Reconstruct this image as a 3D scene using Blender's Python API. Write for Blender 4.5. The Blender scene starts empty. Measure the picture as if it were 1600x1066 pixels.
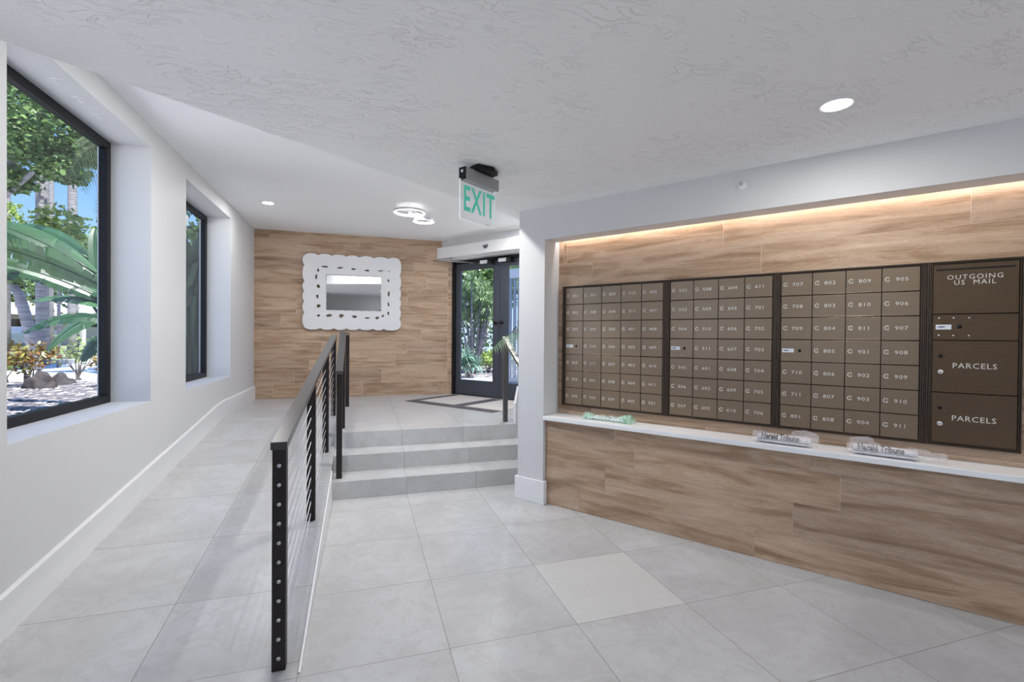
import bpy, math, random
from mathutils import Vector, Matrix, noise
R = random.Random(7)
sc = bpy.context.scene
COL = sc.collection
PI = math.pi
# ------------------------------------------------------------------ camera
F_PX, YAW, PITCH, ROLL, CH = 740.64, 0.30507, -0.00827, 0.00820, 1.36
def cam_rows():
    c, s = math.cos(YAW), math.sin(YAW); A = Matrix(((c, -s, 0), (s, c, 0), (0, 0, 1)))
    c, s = math.cos(PITCH), math.sin(PITCH); B = Matrix(((1, 0, 0), (0, c, s), (0, -s, c)))
    c, s = math.cos(ROLL), math.sin(ROLL); C = Matrix(((c, 0, s), (0, 1, 0), (-s, 0, c)))
    return C @ B @ A
RW = cam_rows()
cd = bpy.data.cameras.new('camera'); cam = bpy.data.objects.new('camera', cd); COL.objects.link(cam)
cd.sensor_width = 36; cd.lens = F_PX * 36 / 1600; cd.clip_start = 0.02; cd.clip_end = 400
m3 = Matrix((RW[0], RW[2], -RW[1])).transposed()
cam.matrix_world = Matrix.Translation((0, 0, CH)) @ m3.to_4x4()
sc.camera = cam
def site(x, y, d):      # a point of the place at depth d (metres) in the photo's direction x, y
    v = Vector(((x - 800) / F_PX, 1, -(y - 533) / F_PX)) * d
    return RW.transposed() @ v + Vector((0, 0, CH))
# ------------------------------------------------------------------ world, sun, exposure
sc.view_settings.view_transform = 'Standard'; sc.view_settings.look = 'None'
sc.view_settings.exposure = 0.33; sc.view_settings.gamma = 1.0; sc.view_settings.use_curve_mapping = False
sc.cycles.use_denoising = True
sc.cycles.sample_clamp_indirect = 6.0
sc.cycles.max_bounces = 10; sc.cycles.diffuse_bounces = 6; sc.cycles.glossy_bounces = 4
sc.cycles.transparent_max_bounces = 16; sc.cycles.transmission_bounces = 6
sc.cycles.caustics_reflective = False; sc.cycles.caustics_refractive = False
w = bpy.data.worlds.new('World'); sc.world = w; w.use_nodes = True
nt = w.node_tree; bg = nt.nodes['Background']
tc = nt.nodes.new('ShaderNodeTexCoord'); sep = nt.nodes.new('ShaderNodeSeparateXYZ'); rmp = nt.nodes.new('ShaderNodeValToRGB')
nt.links.new(tc.outputs['Generated'], sep.inputs[0]); nt.links.new(sep.outputs['Z'], rmp.inputs[0])
rmp.color_ramp.elements[0].position = 0.0; rmp.color_ramp.elements[0].color = (.66, .82, 1.0, 1)
rmp.color_ramp.elements[1].position = 0.6; rmp.color_ramp.elements[1].color = (.16, .34, .80, 1)
e = rmp.color_ramp.elements.new(.22); e.color = (.26, .52, 1.0, 1)
e = rmp.color_ramp.elements.new(.09); e.color = (.46, .70, 1.0, 1)
nt.links.new(rmp.outputs[0], bg.inputs[0]); bg.inputs[1].default_value = 1.05
sd = bpy.data.lights.new('sun', 'SUN'); sun = bpy.data.objects.new('sun', sd); COL.objects.link(sun)
sd.energy = 10.0; sd.angle = math.radians(.6); sd.color = (1, .97, .92)
sun.rotation_euler = Vector((.30, -.36, .88)).to_track_quat('Z', 'Y').to_euler()
DOWNLIGHT_W, HIGH_W, LED_W, RING_E = 2.4, 19.0, 5.2, 3.2
# ------------------------------------------------------------------ frames
ANG = 0.6214
WD = Vector((-math.sin(ANG), math.cos(ANG), 0)); WN = Vector((math.cos(ANG), math.sin(ANG), 0))
RM = ANG - PI / 2                       # local x runs right along the mail wall, local y into it
MM = Matrix.Rotation(RM, 4, 'Z')        # mail frame (x = -s, y = depth n)
def mp(s, n, z=0): return WD * s + WN * n + Vector((0, 0, z))
ZL, ZC, ZH = .447, 2.415, 2.865         # landing, low ceiling, high ceiling
UL, VF, DN = -1.47, 7.5, 5.484          # left wall, far wall, door plane
# ------------------------------------------------------------------ materials
def mat(name, col=(.8, .8, .8), rough=.5, metal=0, spec=.5):
    m = bpy.data.materials.new(name); m.use_nodes = True
    b = m.node_tree.nodes['Principled BSDF']
    b.inputs['Base Color'].default_value = (*col, 1); b.inputs['Roughness'].default_value = rough
    b.inputs['Metallic'].default_value = metal; b.inputs['Specular IOR Level'].default_value = spec
    return m
def N(m, t, **kw):
    n = m.node_tree.nodes.new(t)
    for k, v in kw.items():
        if isinstance(k, str) and hasattr(n, k): setattr(n, k, v)
    return n
def L(m, a, b): m.node_tree.links.new(a, b)
def BS(m): return m.node_tree.nodes['Principled BSDF']
def ramp(m, src, stops):
    r = N(m, 'ShaderNodeValToRGB'); L(m, src, r.inputs[0]); cr = r.color_ramp
    while len(cr.elements) < len(stops): cr.elements.new(.5)
    for e, (p, c) in zip(cr.elements, stops): e.position = p; e.color = (*c, 1)
    return r.outputs[0]
def mixc(m, f, a, b, mode='MIX'):
    x = N(m, 'ShaderNodeMix', data_type='RGBA', blend_type=mode)
    for s, v in ((x.inputs[0], f), (x.inputs[6], a), (x.inputs[7], b)):
        if hasattr(v, 'is_output') or isinstance(v, bpy.types.NodeSocket): L(m, v, s)
        elif isinstance(v, (int, float)): s.default_value = v
        else: s.default_value = (*v, 1)
    return x.outputs[2]
def mth(m, op, a, b=0, c=0):
    x = N(m, 'ShaderNodeMath', operation=op)
    for s, v in zip(x.inputs, (a, b, c)):
        if isinstance(v, bpy.types.NodeSocket): L(m, v, s)
        else: s.default_value = v
    return x.outputs[0]
def noi(m, vec, scale, detail=4, rough=.55, dist=0):
    n = N(m, 'ShaderNodeTexNoise'); n.inputs['Scale'].default_value = scale; n.inputs['Detail'].default_value = detail
    n.inputs['Roughness'].default_value = rough; n.inputs['Distortion'].default_value = dist
    if vec: L(m, vec, n.inputs['Vector'])
    return n.outputs['Fac']
def mapping(m, vec, sc_=(1, 1, 1), loc=(0, 0, 0), rot=(0, 0, 0)):
    n = N(m, 'ShaderNodeMapping'); L(m, vec, n.inputs['Vector'])
    n.inputs['Scale'].default_value = sc_; n.inputs['Location'].default_value = loc; n.inputs['Rotation'].default_value = rot
    return n.outputs[0]
def objco(m): return N(m, 'ShaderNodeTexCoord').outputs['Object']
def bump(m, h, strength=.3, dist=.01):
    b = N(m, 'ShaderNodeBump'); b.inputs['Strength'].default_value = strength; b.inputs['Distance'].default_value = dist
    L(m, h, b.inputs['Height']); L(m, b.outputs[0], BS(m).inputs['Normal'])

def m_paint(name, col, rough=.55, b=.05):
    m = mat(name, col, rough, spec=.3); bump(m, noi(m, objco(m), 220, 2), b, .002); return m
wall_m = m_paint('wall paint', (.675, .68, .685))
trim_m = m_paint('trim paint', (.84, .845, .855), .4, .02)
smooth_m = m_paint('smooth ceiling paint', (.93, .935, .945), .6, .03)
def m_skip():
    m = mat('skip trowel ceiling', (.945, .945, .95), .6, spec=.25); o = objco(m)
    v1 = mapping(m, o, (1, 3.0, 1), rot=(0, 0, .75))
    n1 = noi(m, v1, 6.5, 3, .55, .9)
    ridge = ramp(m, n1, [(.0, (0, 0, 0)), (.49, (0, 0, 0)), (.515, (1, 1, 1)), (.56, (.15, .15, .15)), (1, (0, 0, 0))])
    msk = ramp(m, noi(m, o, 3.1, 3, .6), [(.46, (0, 0, 0)), (.6, (1, 1, 1))])
    fine = noi(m, o, 26, 4, .6)
    h = mth(m, 'ADD', mth(m, 'MULTIPLY', ridge, msk), mth(m, 'MULTIPLY', fine, .35))
    bump(m, h, .50, .012); return m
skip_m = m_skip()
GX, GY, GT = -.2416, 3.2573, .6099
def m_tile(name, joints='xy', nos=None):
    m = mat(name, (.8, .8, .8), .32, spec=.4); o = objco(m); s = N(m, 'ShaderNodeSeparateXYZ'); L(m, o, s.inputs[0])
    def cell(out, g): return mth(m, 'DIVIDE', mth(m, 'SUBTRACT', out, g), GT)
    cx, cy = cell(s.outputs['X'], GX), cell(s.outputs['Y'], GY)
    def gap(c):
        f = mth(m, 'FRACT', mth(m, 'ADD', c, 100.5)); d = mth(m, 'ABSOLUTE', mth(m, 'SUBTRACT', f, .5))
        return mth(m, 'LESS_THAN', d, .0027)
    g = gap(cx)
    if 'y' in joints: g = mth(m, 'MAXIMUM', g, gap(cy))
    ix, iy = mth(m, 'FLOOR', cx), mth(m, 'FLOOR', cy)
    cmb = N(m, 'ShaderNodeCombineXYZ'); L(m, ix, cmb.inputs[0]); L(m, iy, cmb.inputs[1])
    wn_ = N(m, 'ShaderNodeTexWhiteNoise'); L(m, cmb.outputs[0], wn_.inputs['Vector'])
    va = N(m, 'ShaderNodeVectorMath', operation='MULTIPLY_ADD'); L(m, wn_.outputs['Color'], va.inputs[0]); va.inputs[1].default_value = (9, 9, 9); L(m, o, va.inputs[2])
    p = va.outputs[0]
    cloud = noi(m, p, 2.2, 5, .6, .6)
    base = ramp(m, cloud, [(.28, (.49, .487, .48)), (.5, (.545, .547, .55)), (.72, (.60, .605, .615))])
    vein = noi(m, p, 5, 8, .7, 2.2)
    vr = ramp(m, vein, [(.50, (0, 0, 0)), (.57, (1, 1, 1)), (.66, (0, 0, 0))])
    base = mixc(m, mth(m, 'MULTIPLY', vr, .24), base, (.37, .36, .35))
    fine = noi(m, p, 13, 6, .7, .8)
    base = mixc(m, mth(m, 'MULTIPLY', ramp(m, fine, [(.5, (0, 0, 0)), (.72, (1, 1, 1))]), .26), base, (.40, .385, .37))
    tint = mixc(m, wn_.outputs['Value'], (.965, .965, .98), (1.0, 1.0, .99))
    base = mixc(m, 1.0, base, tint, 'MULTIPLY')
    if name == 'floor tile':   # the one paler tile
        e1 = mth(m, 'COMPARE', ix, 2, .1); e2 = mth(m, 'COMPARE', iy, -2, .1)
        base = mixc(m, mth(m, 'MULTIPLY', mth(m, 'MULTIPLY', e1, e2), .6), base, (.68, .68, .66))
    col = mixc(m, g, base, (.27, .26, .25))
    L(m, col, BS(m).inputs['Base Color'])
    rr = mth(m, 'MULTIPLY_ADD', g, .4, .30); L(m, rr, BS(m).inputs['Roughness'])
    h = mth(m, 'ADD', mth(m, 'MULTIPLY', g, -1), mth(m, 'MULTIPLY', cloud, .05)); bump(m, h, .25, .002)
    return m
tile_m = m_tile('floor tile'); step_m = m_tile('step tile', 'x')
def m_wood():
    m = mat('wood look tile', (.5, .4, .3), .38, spec=.35)
    uv = N(m, 'ShaderNodeUVMap').outputs[0]; at = N(m, 'ShaderNodeAttribute'); at.attribute_name = 'plank'; pid = at.outputs['Fac']
    cmb = N(m, 'ShaderNodeCombineXYZ')
    for i in range(3): L(m, mth(m, 'MULTIPLY', pid, (37., 91., 53.)[i]), cmb.inputs[i])
    va = N(m, 'ShaderNodeVectorMath', operation='ADD'); L(m, uv, va.inputs[0]); L(m, cmb.outputs[0], va.inputs[1]); p = va.outputs[0]
    broad = noi(m, mapping(m, p, (.9, 8.5, 1)), 1.5, 5, .6, 1.1)
    grain = noi(m, mapping(m, p, (1.6, 42, 1)), 2.2, 6, .65, .6)
    ring = noi(m, mapping(m, p, (1.6, 7, 1)), 1.6, 2, .5, 2.6)
    rg = mth(m, 'SINE', mth(m, 'MULTIPLY', ring, 46))
    c1 = ramp(m, broad, [(.30, (.27, .165, .100)), (.42, (.42, .285, .185)), (.52, (.55, .40, .28)), (.62, (.60, .45, .33)), (.75, (.70, .56, .43))])
    c2 = mixc(m, mth(m, 'MULTIPLY', mth(m, 'SUBTRACT', grain, .32), .85), c1, (.33, .225, .155))
    c2 = mixc(m, mth(m, 'MULTIPLY_ADD', rg, .09, .09), c2, (.22, .14, .09))
    kv = noi(m, mapping(m, p, (1.5, 6, 1)), 1.3, 1, .4, .2)
    knot = ramp(m, kv, [(.68, (0, 0, 0)), (.78, (1, 1, 1))])
    c2 = mixc(m, mth(m, 'MULTIPLY', knot, .45), c2, (.17, .10, .065))
    tn = mixc(m, pid, (.90, .90, .92), (1.10, 1.08, 1.04)); c3 = mixc(m, 1.0, c2, tn, 'MULTIPLY')
    L(m, c3, BS(m).inputs['Base Color']); bump(m, grain, .08, .002); return m
wood_m = m_wood()
grout_m = mat('pale grout', (.76, .63, .51), .8)
black_m = mat('black metal', (.014, .014, .016), .45, .0, .2)
rail_m = mat('bronze black rail', (.085, .082, .082), .28, .35, .6)
post_m = mat('bronze black post', (.022, .016, .015), .45, .1, .4)
doorf_m = mat('dark grey door frame', (.075, .085, .108), .32, .3, .5)
steel_m = mat('brushed steel', (.62, .62, .63), .3, 1)
cable_m = mat('steel cable', (.80, .80, .82), .45, .5)
quartz_m = mat('white quartz', (.93, .935, .94), .28)
bezel_m = mat('bronze frame', (.085, .060, .043), .38, .55)
def m_bronze(name, c1, c2, met=.6, r=.30):
    m = mat(name, c1, r, met); nz = noi(m, mapping(m, objco(m), (3, 3, 30)), 3, 4)
    L(m, mixc(m, nz, c1, c2), BS(m).inputs['Base Color']); return m
mdoor_m = m_bronze('bronze mailbox door', (.27, .195, .130), (.31, .23, .158))
pdoor_m = m_bronze('dark bronze parcel door', (.115, .072, .040), (.13, .085, .050), .45, .45)
gap_m = mat('shadow gap', (.012, .010, .009), .8)
num_m = mat('engraved white', (.78, .76, .70), .5)
chrome_m = mat('nickel lock', (.72, .70, .66), .25, 1)
lock_m = mat('nickel cam lock', (.78, .75, .68), .35, .35)
label_m = mat('white sticker', (.80, .81, .85), .5)
navy_m = mat('navy print', (.05, .07, .20), .5)
ink_m = mat('newsprint ink', (.035, .035, .04), .7)
mirror_m = mat('mirror glass', (.82, .83, .83), .02, 1)
def m_white_carved():
    m = mat('white carved frame', (.80, .80, .815), .6); o = objco(m)
    bump(m, noi(m, o, 90, 4, .7), .5, .004); return m
carved_m = m_white_carved()
def m_glass(name, tint, refl=.04, rough=0.0):
    m = bpy.data.materials.new(name); m.use_nodes = True; t = m.node_tree; t.nodes.remove(t.nodes['Principled BSDF'])
    tr = N(m, 'ShaderNodeBsdfTransparent'); tr.inputs[0].default_value = (*tint, 1)
    gl = N(m, 'ShaderNodeBsdfGlossy'); gl.inputs['Roughness'].default_value = rough
    fr = N(m, 'ShaderNodeLayerWeight'); fr.inputs[0].default_value = .5
    k = mth(m, 'MULTIPLY_ADD', mth(m, 'POWER', fr.outputs['Facing'], 4.0), .28, refl * .6)
    mx = N(m, 'ShaderNodeMixShader'); L(m, k, mx.inputs[0]); L(m, tr.outputs[0], mx.inputs[1]); L(m, gl.outputs[0], mx.inputs[2])
    L(m, mx.outputs[0], t.nodes['Material Output'].inputs[0]); return m
glass_m = m_glass('window glass', (.96, .97, .975)); acrylic_m = m_glass('clear acrylic', (.975, .985, .985), .02)
def m_film(name, col, alpha):
    m = mat(name, col, .22, spec=.8); o = objco(m)
    nz = ramp(m, noi(m, o, 30, 4, .7, 1.5), [(.35, (alpha * .35,) * 3), (.65, (min(1, alpha * 1.7),) * 3)])
    L(m, nz, BS(m).inputs['Alpha']); bump(m, noi(m, o, 45, 3, .7, 1), .35, .006); return m
film_m = m_film('clear plastic film', (.92, .90, .92), .20)
green_m = m_film('pale green plastic film', (.50, .80, .62), .55)
paper_m = mat('newsprint', (.84, .82, .84), .8)
def m_emit(name, col, st):
    m = mat(name, (.9, .9, .9), .5); b = BS(m); b.inputs['Emission Color'].default_value = (*col, 1); b.inputs['Emission Strength'].default_value = st; return m
lampw_m = m_emit('lit lens', (1, .98, .95), 14.0)
ring_m = m_emit('lit ring', (1, .99, .97), RING_E)
led_m = m_emit('warm led', (1, .86, .78), 1.6)
exit_m = m_emit('green exit letters', (.10, .70, .50), .22); BS(exit_m).inputs['Base Color'].default_value = (.06, .42, .33, 1)
matd_m = mat('charcoal mat border', (.10, .09, .095), .9)
def m_mat():
    m = mat('beige mat', (.62, .58, .54), .95); L(m, mixc(m, noi(m, objco(m), 160, 3), (.50, .46, .42), (.70, .66, .62)), BS(m).inputs['Base Color']); return m
matl_m = m_mat()
def m_leaf(name, a, b, rough=.4, trans=.25, sc_=1.5, spec=.5):
    m = mat(name, a, rough, spec=spec); at = N(m, 'ShaderNodeAttribute'); at.attribute_name = 'rnd'
    L(m, mixc(m, at.outputs['Fac'], a, b), BS(m).inputs['Base Color'])
    if trans: 
        t = m.node_tree; tl = N(m, 'ShaderNodeBsdfTranslucent'); L(m, mixc(m, at.outputs['Fac'], a, b), tl.inputs[0])
        mx = N(m, 'ShaderNodeMixShader'); mx.inputs[0].default_value = trans
        L(m, BS(m).outputs[0], mx.inputs[1]); L(m, tl.outputs[0], mx.inputs[2]); L(m, mx.outputs[0], t.nodes['Material Output'].inputs[0])
    return m
leaf_tree = m_leaf('tree leaf', (.022, .075, .016), (.24, .37, .11), .42)
leaf_lime = m_leaf('lime leaf', (.16, .27, .045), (.45, .55, .19), .45)
leaf_bop = m_leaf('bird of paradise leaf', (.010, .042, .016), (.065, .16, .06), .36, .08, spec=.6)
leaf_shaded = m_leaf('shaded stalk leaf', (.012, .03, .015), (.03, .075, .03), .4, .1)  # bird of paradise in shade: the shade is put into this darker colour
leaf_palm = m_leaf('palm leaf', (.07, .12, .06), (.34, .38, .20), .45)
leaf_croton = m_leaf('croton leaf', (.20, .055, .035), (.33, .36, .08), .4)
leaf_drac = m_leaf('dracaena leaf', (.06, .15, .06), (.36, .48, .26), .4)
leaf_house = m_leaf('pale palm frond', (.16, .30, .16), (.34, .48, .30), .5)
leaf_housed = m_leaf('dark palm frond', (.008, .018, .010), (.02, .05, .02), .5, .05)
def m_noise(name, a, b, s, rough=.9, b_=.4, sx=(1, 1, 1), stops=(.35, .65)):
    m = mat(name, a, rough, spec=.2); n = noi(m, mapping(m, objco(m), sx), s, 6, .65, .3)
    L(m, ramp(m, n, [(stops[0], a), (stops[1], b)]), BS(m).inputs['Base Color']); bump(m, n, b_, .03); return m
bark_m = m_noise('palm trunk bark', (.16, .15, .16), (.36, .34, .36), 6, sx=(.3, .3, 4))
wood_stem_m = m_noise('woody stem', (.10, .07, .06), (.30, .25, .22), 9)
mulch_m = m_noise('mulch', (.05, .045, .05), (.42, .39, .42), 16, b_=1.0, stops=(.42, .66))
road_m = m_noise('pale road', (.62, .66, .74), (.78, .80, .86), 3, b_=.1)
grass_m = m_noise('verge', (.10, .13, .07), (.34, .36, .22), 9)
conc_m = m_noise('concrete walk', (.60, .59, .58), (.70, .69, .68), 5, b_=.1)
rock_m = m_noise('dark stone', (.025, .022, .026), (.09, .08, .085), 8)
roof_m = m_noise('pale roof', (.50, .46, .54), (.58, .54, .62), 4, b_=.1)
stucco_m = m_noise('pale stucco', (.66, .67, .72), (.72, .73, .78), 12, b_=.1)
carpaint_m = mat('silver blue car paint', (.20, .25, .32), .25, .6); tyre_m = mat('tyre', (.02, .02, .02), .8)
carglass_m = mat('dark car glass', (.02, .025, .03), .08)
slat_m = mat('grey blue slat', (.26, .31, .40), .5); bluewall_m = mat('pale blue wall', (.33, .47, .62), .6)
pot_m = mat('white pot', (.75, .75, .76), .4); soil_m = mat('soil', (.05, .035, .025), .95)
# ------------------------------------------------------------------ mesh helpers
class MB:
    def __init__(s): s.v = []; s.f = []; s.r = []; s.uv = []; s.sm = []
    def face(s, idx, r=0., uv=None, sm=False): s.f.append(tuple(idx)); s.r.append(r); s.uv.append(uv); s.sm.append(sm)
    def quad(s, a, b, c, d, r=0., uv=None, sm=False):
        n = len(s.v); s.v += [tuple(a), tuple(b), tuple(c), tuple(d)]; s.face((n, n+1, n+2, n+3), r, uv, sm)
    def box(s, x0, x1, y0, y1, z0, z1, M=None):
        P = [Vector((x, y, z)) for x in (x0, x1) for y in (y0, y1) for z in (z0, z1)]
        if M: P = [M @ p for p in P]
        n = len(s.v); s.v += [tuple(p) for p in P]
        for q in ((0, 1, 3, 2), (4, 6, 7, 5), (0, 4, 5, 1), (2, 3, 7, 6), (0, 2, 6, 4), (1, 5, 7, 3)): s.face([n + i for i in q])
        return s
    def prism(s, pts, z0, z1):      # plan polygon extruded up
        n = len(s.v); k = len(pts); area = sum(pts[i][0]*pts[(i+1) % k][1] - pts[(i+1) % k][0]*pts[i][1] for i in range(k))
        if area < 0: pts = pts[::-1]
        zz0 = z0 if callable(z0) else (lambda p: z0); zz1 = z1 if callable(z1) else (lambda p: z1)
        s.v += [(p[0], p[1], zz0(p)) for p in pts] + [(p[0], p[1], zz1(p)) for p in pts]
        s.face([n + i for i in range(k)][::-1]); s.face([n + k + i for i in range(k)])
        for i in range(k): j = (i + 1) % k; s.face((n+i, n+j, n+k+j, n+k+i))
        return s
    def tube(s, pts, rad, seg=8, cap=True, flat=1.0, sm=True):
        pts = [Vector(p) for p in pts]; n = len(pts)
        rad = rad if isinstance(rad, (list, tuple)) else [rad] * n
        t0 = (pts[1] - pts[0]).normalized(); a = t0.orthogonal().normalized(); base = len(s.v)
        for i, p in enumerate(pts):
            t = (pts[min(i+1, n-1)] - pts[max(i-1, 0)]).normalized()
            a = (a - t * a.dot(t)); a = a.normalized() if a.length > 1e-6 else t.orthogonal().normalized(); b = t.cross(a)
            for k in range(seg):
                an = 2 * PI * k / seg; s.v.append(tuple(p + a * math.cos(an) * rad[i] + b * math.sin(an) * rad[i] * flat))
        for i in range(n - 1):
            for k in range(seg):
                k2 = (k + 1) % seg; s.face((base+i*seg+k, base+i*seg+k2, base+(i+1)*seg+k2, base+(i+1)*seg+k), sm=sm)
        if cap: s.face([base + k for k in range(seg)][::-1]); s.face([base + (n-1)*seg + k for k in range(seg)])
        return s
    def lathe(s, prof, seg=24, M=None, sm=True):   # prof: (r, z) from bottom to top
        base = len(s.v); k = len(prof)
        for j in range(seg):
            an = 2 * PI * j / seg
            for r, z in prof:
                p = Vector((r * math.cos(an), r * math.sin(an), z)); s.v.append(tuple(M @ p if M else p))
        for j in range(seg):
            j2 = (j + 1) % seg
            for i in range(k - 1): s.face((base+j*k+i, base+j2*k+i, base+j2*k+i+1, base+j*k+i+1), sm=sm)
        return s
    def mesh(s, name, m):
        me = bpy.data.meshes.new(name); me.from_pydata(s.v, [], s.f); me.materials.append(m)
        if any(r for r in s.r):
            a = me.attributes.new('rnd', 'FLOAT', 'FACE'); a.data.foreach_set('value', s.r)
            a = me.attributes.new('plank', 'FLOAT', 'FACE'); a.data.foreach_set('value', s.r)
        if any(u is not None for u in s.uv):
            ul = me.uv_layers.new(name='UVMap'); i = 0
            for f, u in zip(s.f, s.uv):
                for k in range(len(f)):
                    ul.data[i].uv = u[k] if u else (0, 0); i += 1
        if any(s.sm): me.polygons.foreach_set('use_smooth', s.sm)
        me.validate(); me.update(); return me
    def obj(s, name, m, parent=None, bevel=0):
        o = bpy.data.objects.new(name, s.mesh(name, m)); COL.objects.link(o)
        if parent: o.parent = parent
        if bevel:
            b = o.modifiers.new('bevel', 'BEVEL'); b.width = bevel; b.segments = 2; b.limit_method = 'ANGLE'
        return o
def thing(name, label, cat, loc=(0, 0, 0), rotz=0, group=None):
    o = bpy.data.objects.new(name, None); COL.objects.link(o); o.location = loc; o.rotation_euler = (0, 0, rotz)
    o.empty_display_size = .05; return tag(o, label, cat, group)
def tag(o, label, cat, group=None, kind=None):
    o['label'] = label; o['category'] = cat
    if group: o['group'] = group
    if kind: o['kind'] = kind
    return o
def struct(o): o['kind'] = 'structure'; return o
def sgroup(name, loc=(0, 0, 0), rotz=0):
    o = bpy.data.objects.new(name, None); COL.objects.link(o); o.location = loc; o.rotation_euler = (0, 0, rotz); o['kind'] = 'structure'; return o
def dup(root):
    c = root.copy(); COL.objects.link(c)
    for ch in root.children:
        d = ch.copy(); COL.objects.link(d); d.parent = c
        for g in ch.children:
            h = g.copy(); COL.objects.link(h); h.parent = d
    return c
TEXT = []; TCACHE = {}
def text(s, size, loc, parent, m, name='lettering', rot=(PI/2, 0, 0), sx=1.0, ext=.0005, bold=0.0, space=1.0, shear=0):
    key = (s, round(size, 4), sx, ext, bold, space, m.name)
    TEXT.append((key, s, size, loc, parent, m, name, rot, sx, ext, bold, space))
def flush_text():
    todo = {}
    for t in TEXT:
        if t[0] in todo: continue
        cu = bpy.data.curves.new('t', 'FONT'); cu.body = t[1]; cu.size = t[2]; cu.align_x = 'CENTER'; cu.align_y = 'CENTER'
        cu.extrude = t[9]; cu.offset = t[10]; cu.space_character = t[11]; cu.resolution_u = 2
        o = bpy.data.objects.new('t', cu); COL.objects.link(o); todo[t[0]] = o
    bpy.context.view_layer.update(); dg = bpy.context.evaluated_depsgraph_get()
    for k, o in todo.items():
        me = bpy.data.meshes.new_from_object(o.evaluated_get(dg)); me.materials.clear(); TCACHE[k] = me
    for o in todo.values():
        cu = o.data; bpy.data.objects.remove(o); bpy.data.curves.remove(cu)
    for key, s, size, loc, parent, m, name, rot, sx, ext, bold, space in TEXT:
        me = TCACHE[key]
        if not me.materials: me.materials.append(m)
        o = bpy.data.objects.new(name, me); COL.objects.link(o); o.parent = parent; o.location = loc; o.rotation_euler = rot; o.scale = (sx, 1, 1)
# plank cladding: one mesh per wall, surface pattern inside it
def planks(name, O, D, NV, x0, x1, rows, seed, z0c=None):
    """O origin, D along, NV outward normal; rows = (z0, z1, joint)"""
    r = random.Random(seed); mb = MB(); D = Vector(D); NV = Vector(NV); O = Vector(O); Z = Vector((0, 0, 1)); g = .0012; t = .0007
    for z0, z1, jn in rows:
        js = list(jn) if isinstance(jn, (list, tuple)) else [jn]
        xs = set()
        for j in js:
            k = math.floor((x0 - j) / 1.225) + 1
            while j + 1.225 * k < x1: xs.add(j + 1.225 * k); k += 1
            if len(js) > 1: break
        if len(js) > 1: xs |= {q for q in js[1:] if x0 < q < x1}
        xs = [x0] + sorted(xs) + [x1]
        for a, b in zip(xs, xs[1:]):
            if b - a < .01: continue
            pid = r.uniform(.02, 1); a2, b2 = a + g, b - g; c, d = z0 + g, z1 - g
            P = [O + D * x + Z * z + NV * (t if k else 0) for k in (0, 1) for x, z in ((a2, c), (b2, c), (b2, d), (a2, d))]
            n = len(mb.v); mb.v += [tuple(p) for p in P]; uv = [(a2, c), (b2, c), (b2, d), (a2, d)]
            mb.face((n+4, n+5, n+6, n+7), pid, uv)
            for i in range(4):
                j = (i + 1) % 4; mb.face((n+i, n+j, n+4+j, n+4+i), pid, [uv[i], uv[j], uv[j], uv[i]])
    return mb.obj(name, wood_m)
# ================================================================== STRUCTURE
VR, TR, RI = 4.155, .289, .149
mb = MB(); mb.prism([(UL - .3, -4.2), (7.6, -4.2), (7.6, 2.0), (3.2, 7.6), (UL - .3, 7.6)], -.12, 0)
struct(mb.obj('floor', tile_m))
RA, RB = 2.14, 5.85
def rampz(v): return max(.0005, min(ZL, (v - RA) * ZL / (RB - RA)))
mb = MB()
pr = [(RA, .001), (RB, ZL), (VF, ZL)]
for (v0, z0), (v1, z1) in zip(pr, pr[1:]):
    n = len(mb.v); a, b = UL, -.2416
    mb.v += [(a, v0, z0), (b, v0, z0), (b, v1, z1), (a, v1, z1), (a, v0, 0), (b, v0, 0), (b, v1, 0), (a, v1, 0)]
    mb.face((n, n+1, n+2, n+3)); mb.face((n+1, n+5, n+6, n+2)); mb.face((n, n+3, n+7, n+4)); mb.face((n+4, n+7, n+6, n+5))
    if v0 == RA: mb.face((n, n+4, n+5, n+1))
    else: mb.face((n+3, n+2, n+6, n+7))
struct(mb.obj('floor_ramp', tile_m))
# landing and two steps; right end meets the side of the pillar block (s = 2.36)
def edge_u(v, s=2.36): return (v * math.cos(ANG) - s) / math.sin(ANG)
def stair_poly(v0, v1): return [(-.2416, v0), (edge_u(v0), v0), (edge_u(v1), v1), (-.2416, v1)]
mb = MB(); mb.prism([(-.2416, VR + 2*TR), (edge_u(VR + 2*TR), VR + 2*TR)] + [tuple((WD*2.36 + WN*5.6)[:2]), (1.30, 7.62), (-.2416, 7.62)], .001, ZL)
struct(mb.obj('floor_landing', tile_m))
for k in (0, 1):
    mb = MB(); mb.prism(stair_poly(VR + k*TR, VR + 2*TR - .001), .001 if k == 0 else RI, RI * (k + 1)); struct(mb.obj('floor_step', step_m))
mb = MB(); mb.box(-.2410, edge_u(VR + 2*TR) - .01, VR + 2*TR - .004, VR + 2*TR - .0005, 2*RI + .001, ZL - .0005)
struct(mb.obj('trim_1', step_m))     # tiled face of the top riser
# thin white edge trim on the open side of the ramp
mb = MB(); n = 0
for (v0, v1) in ((RA - .08, VR),):
    for u0, u1 in ((-.2405, -.2325),):
        P = [(u0, v0, 0), (u1, v0, 0), (u1, v1, 0), (u0, v1, 0), (u0, v0, rampz(v0)+.006), (u1, v0, rampz(v0)+.006), (u1, v1, rampz(v1)+.006), (u0, v1, rampz(v1)+.006)]
        mb.v += P
        for q in ((3, 2, 1, 0), (4, 5, 6, 7), (0, 1, 5, 4), (1, 2, 6, 5), (2, 3, 7, 6), (3, 0, 4, 7)): mb.face(q)
struct(mb.obj('trim_2', trim_m))
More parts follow.
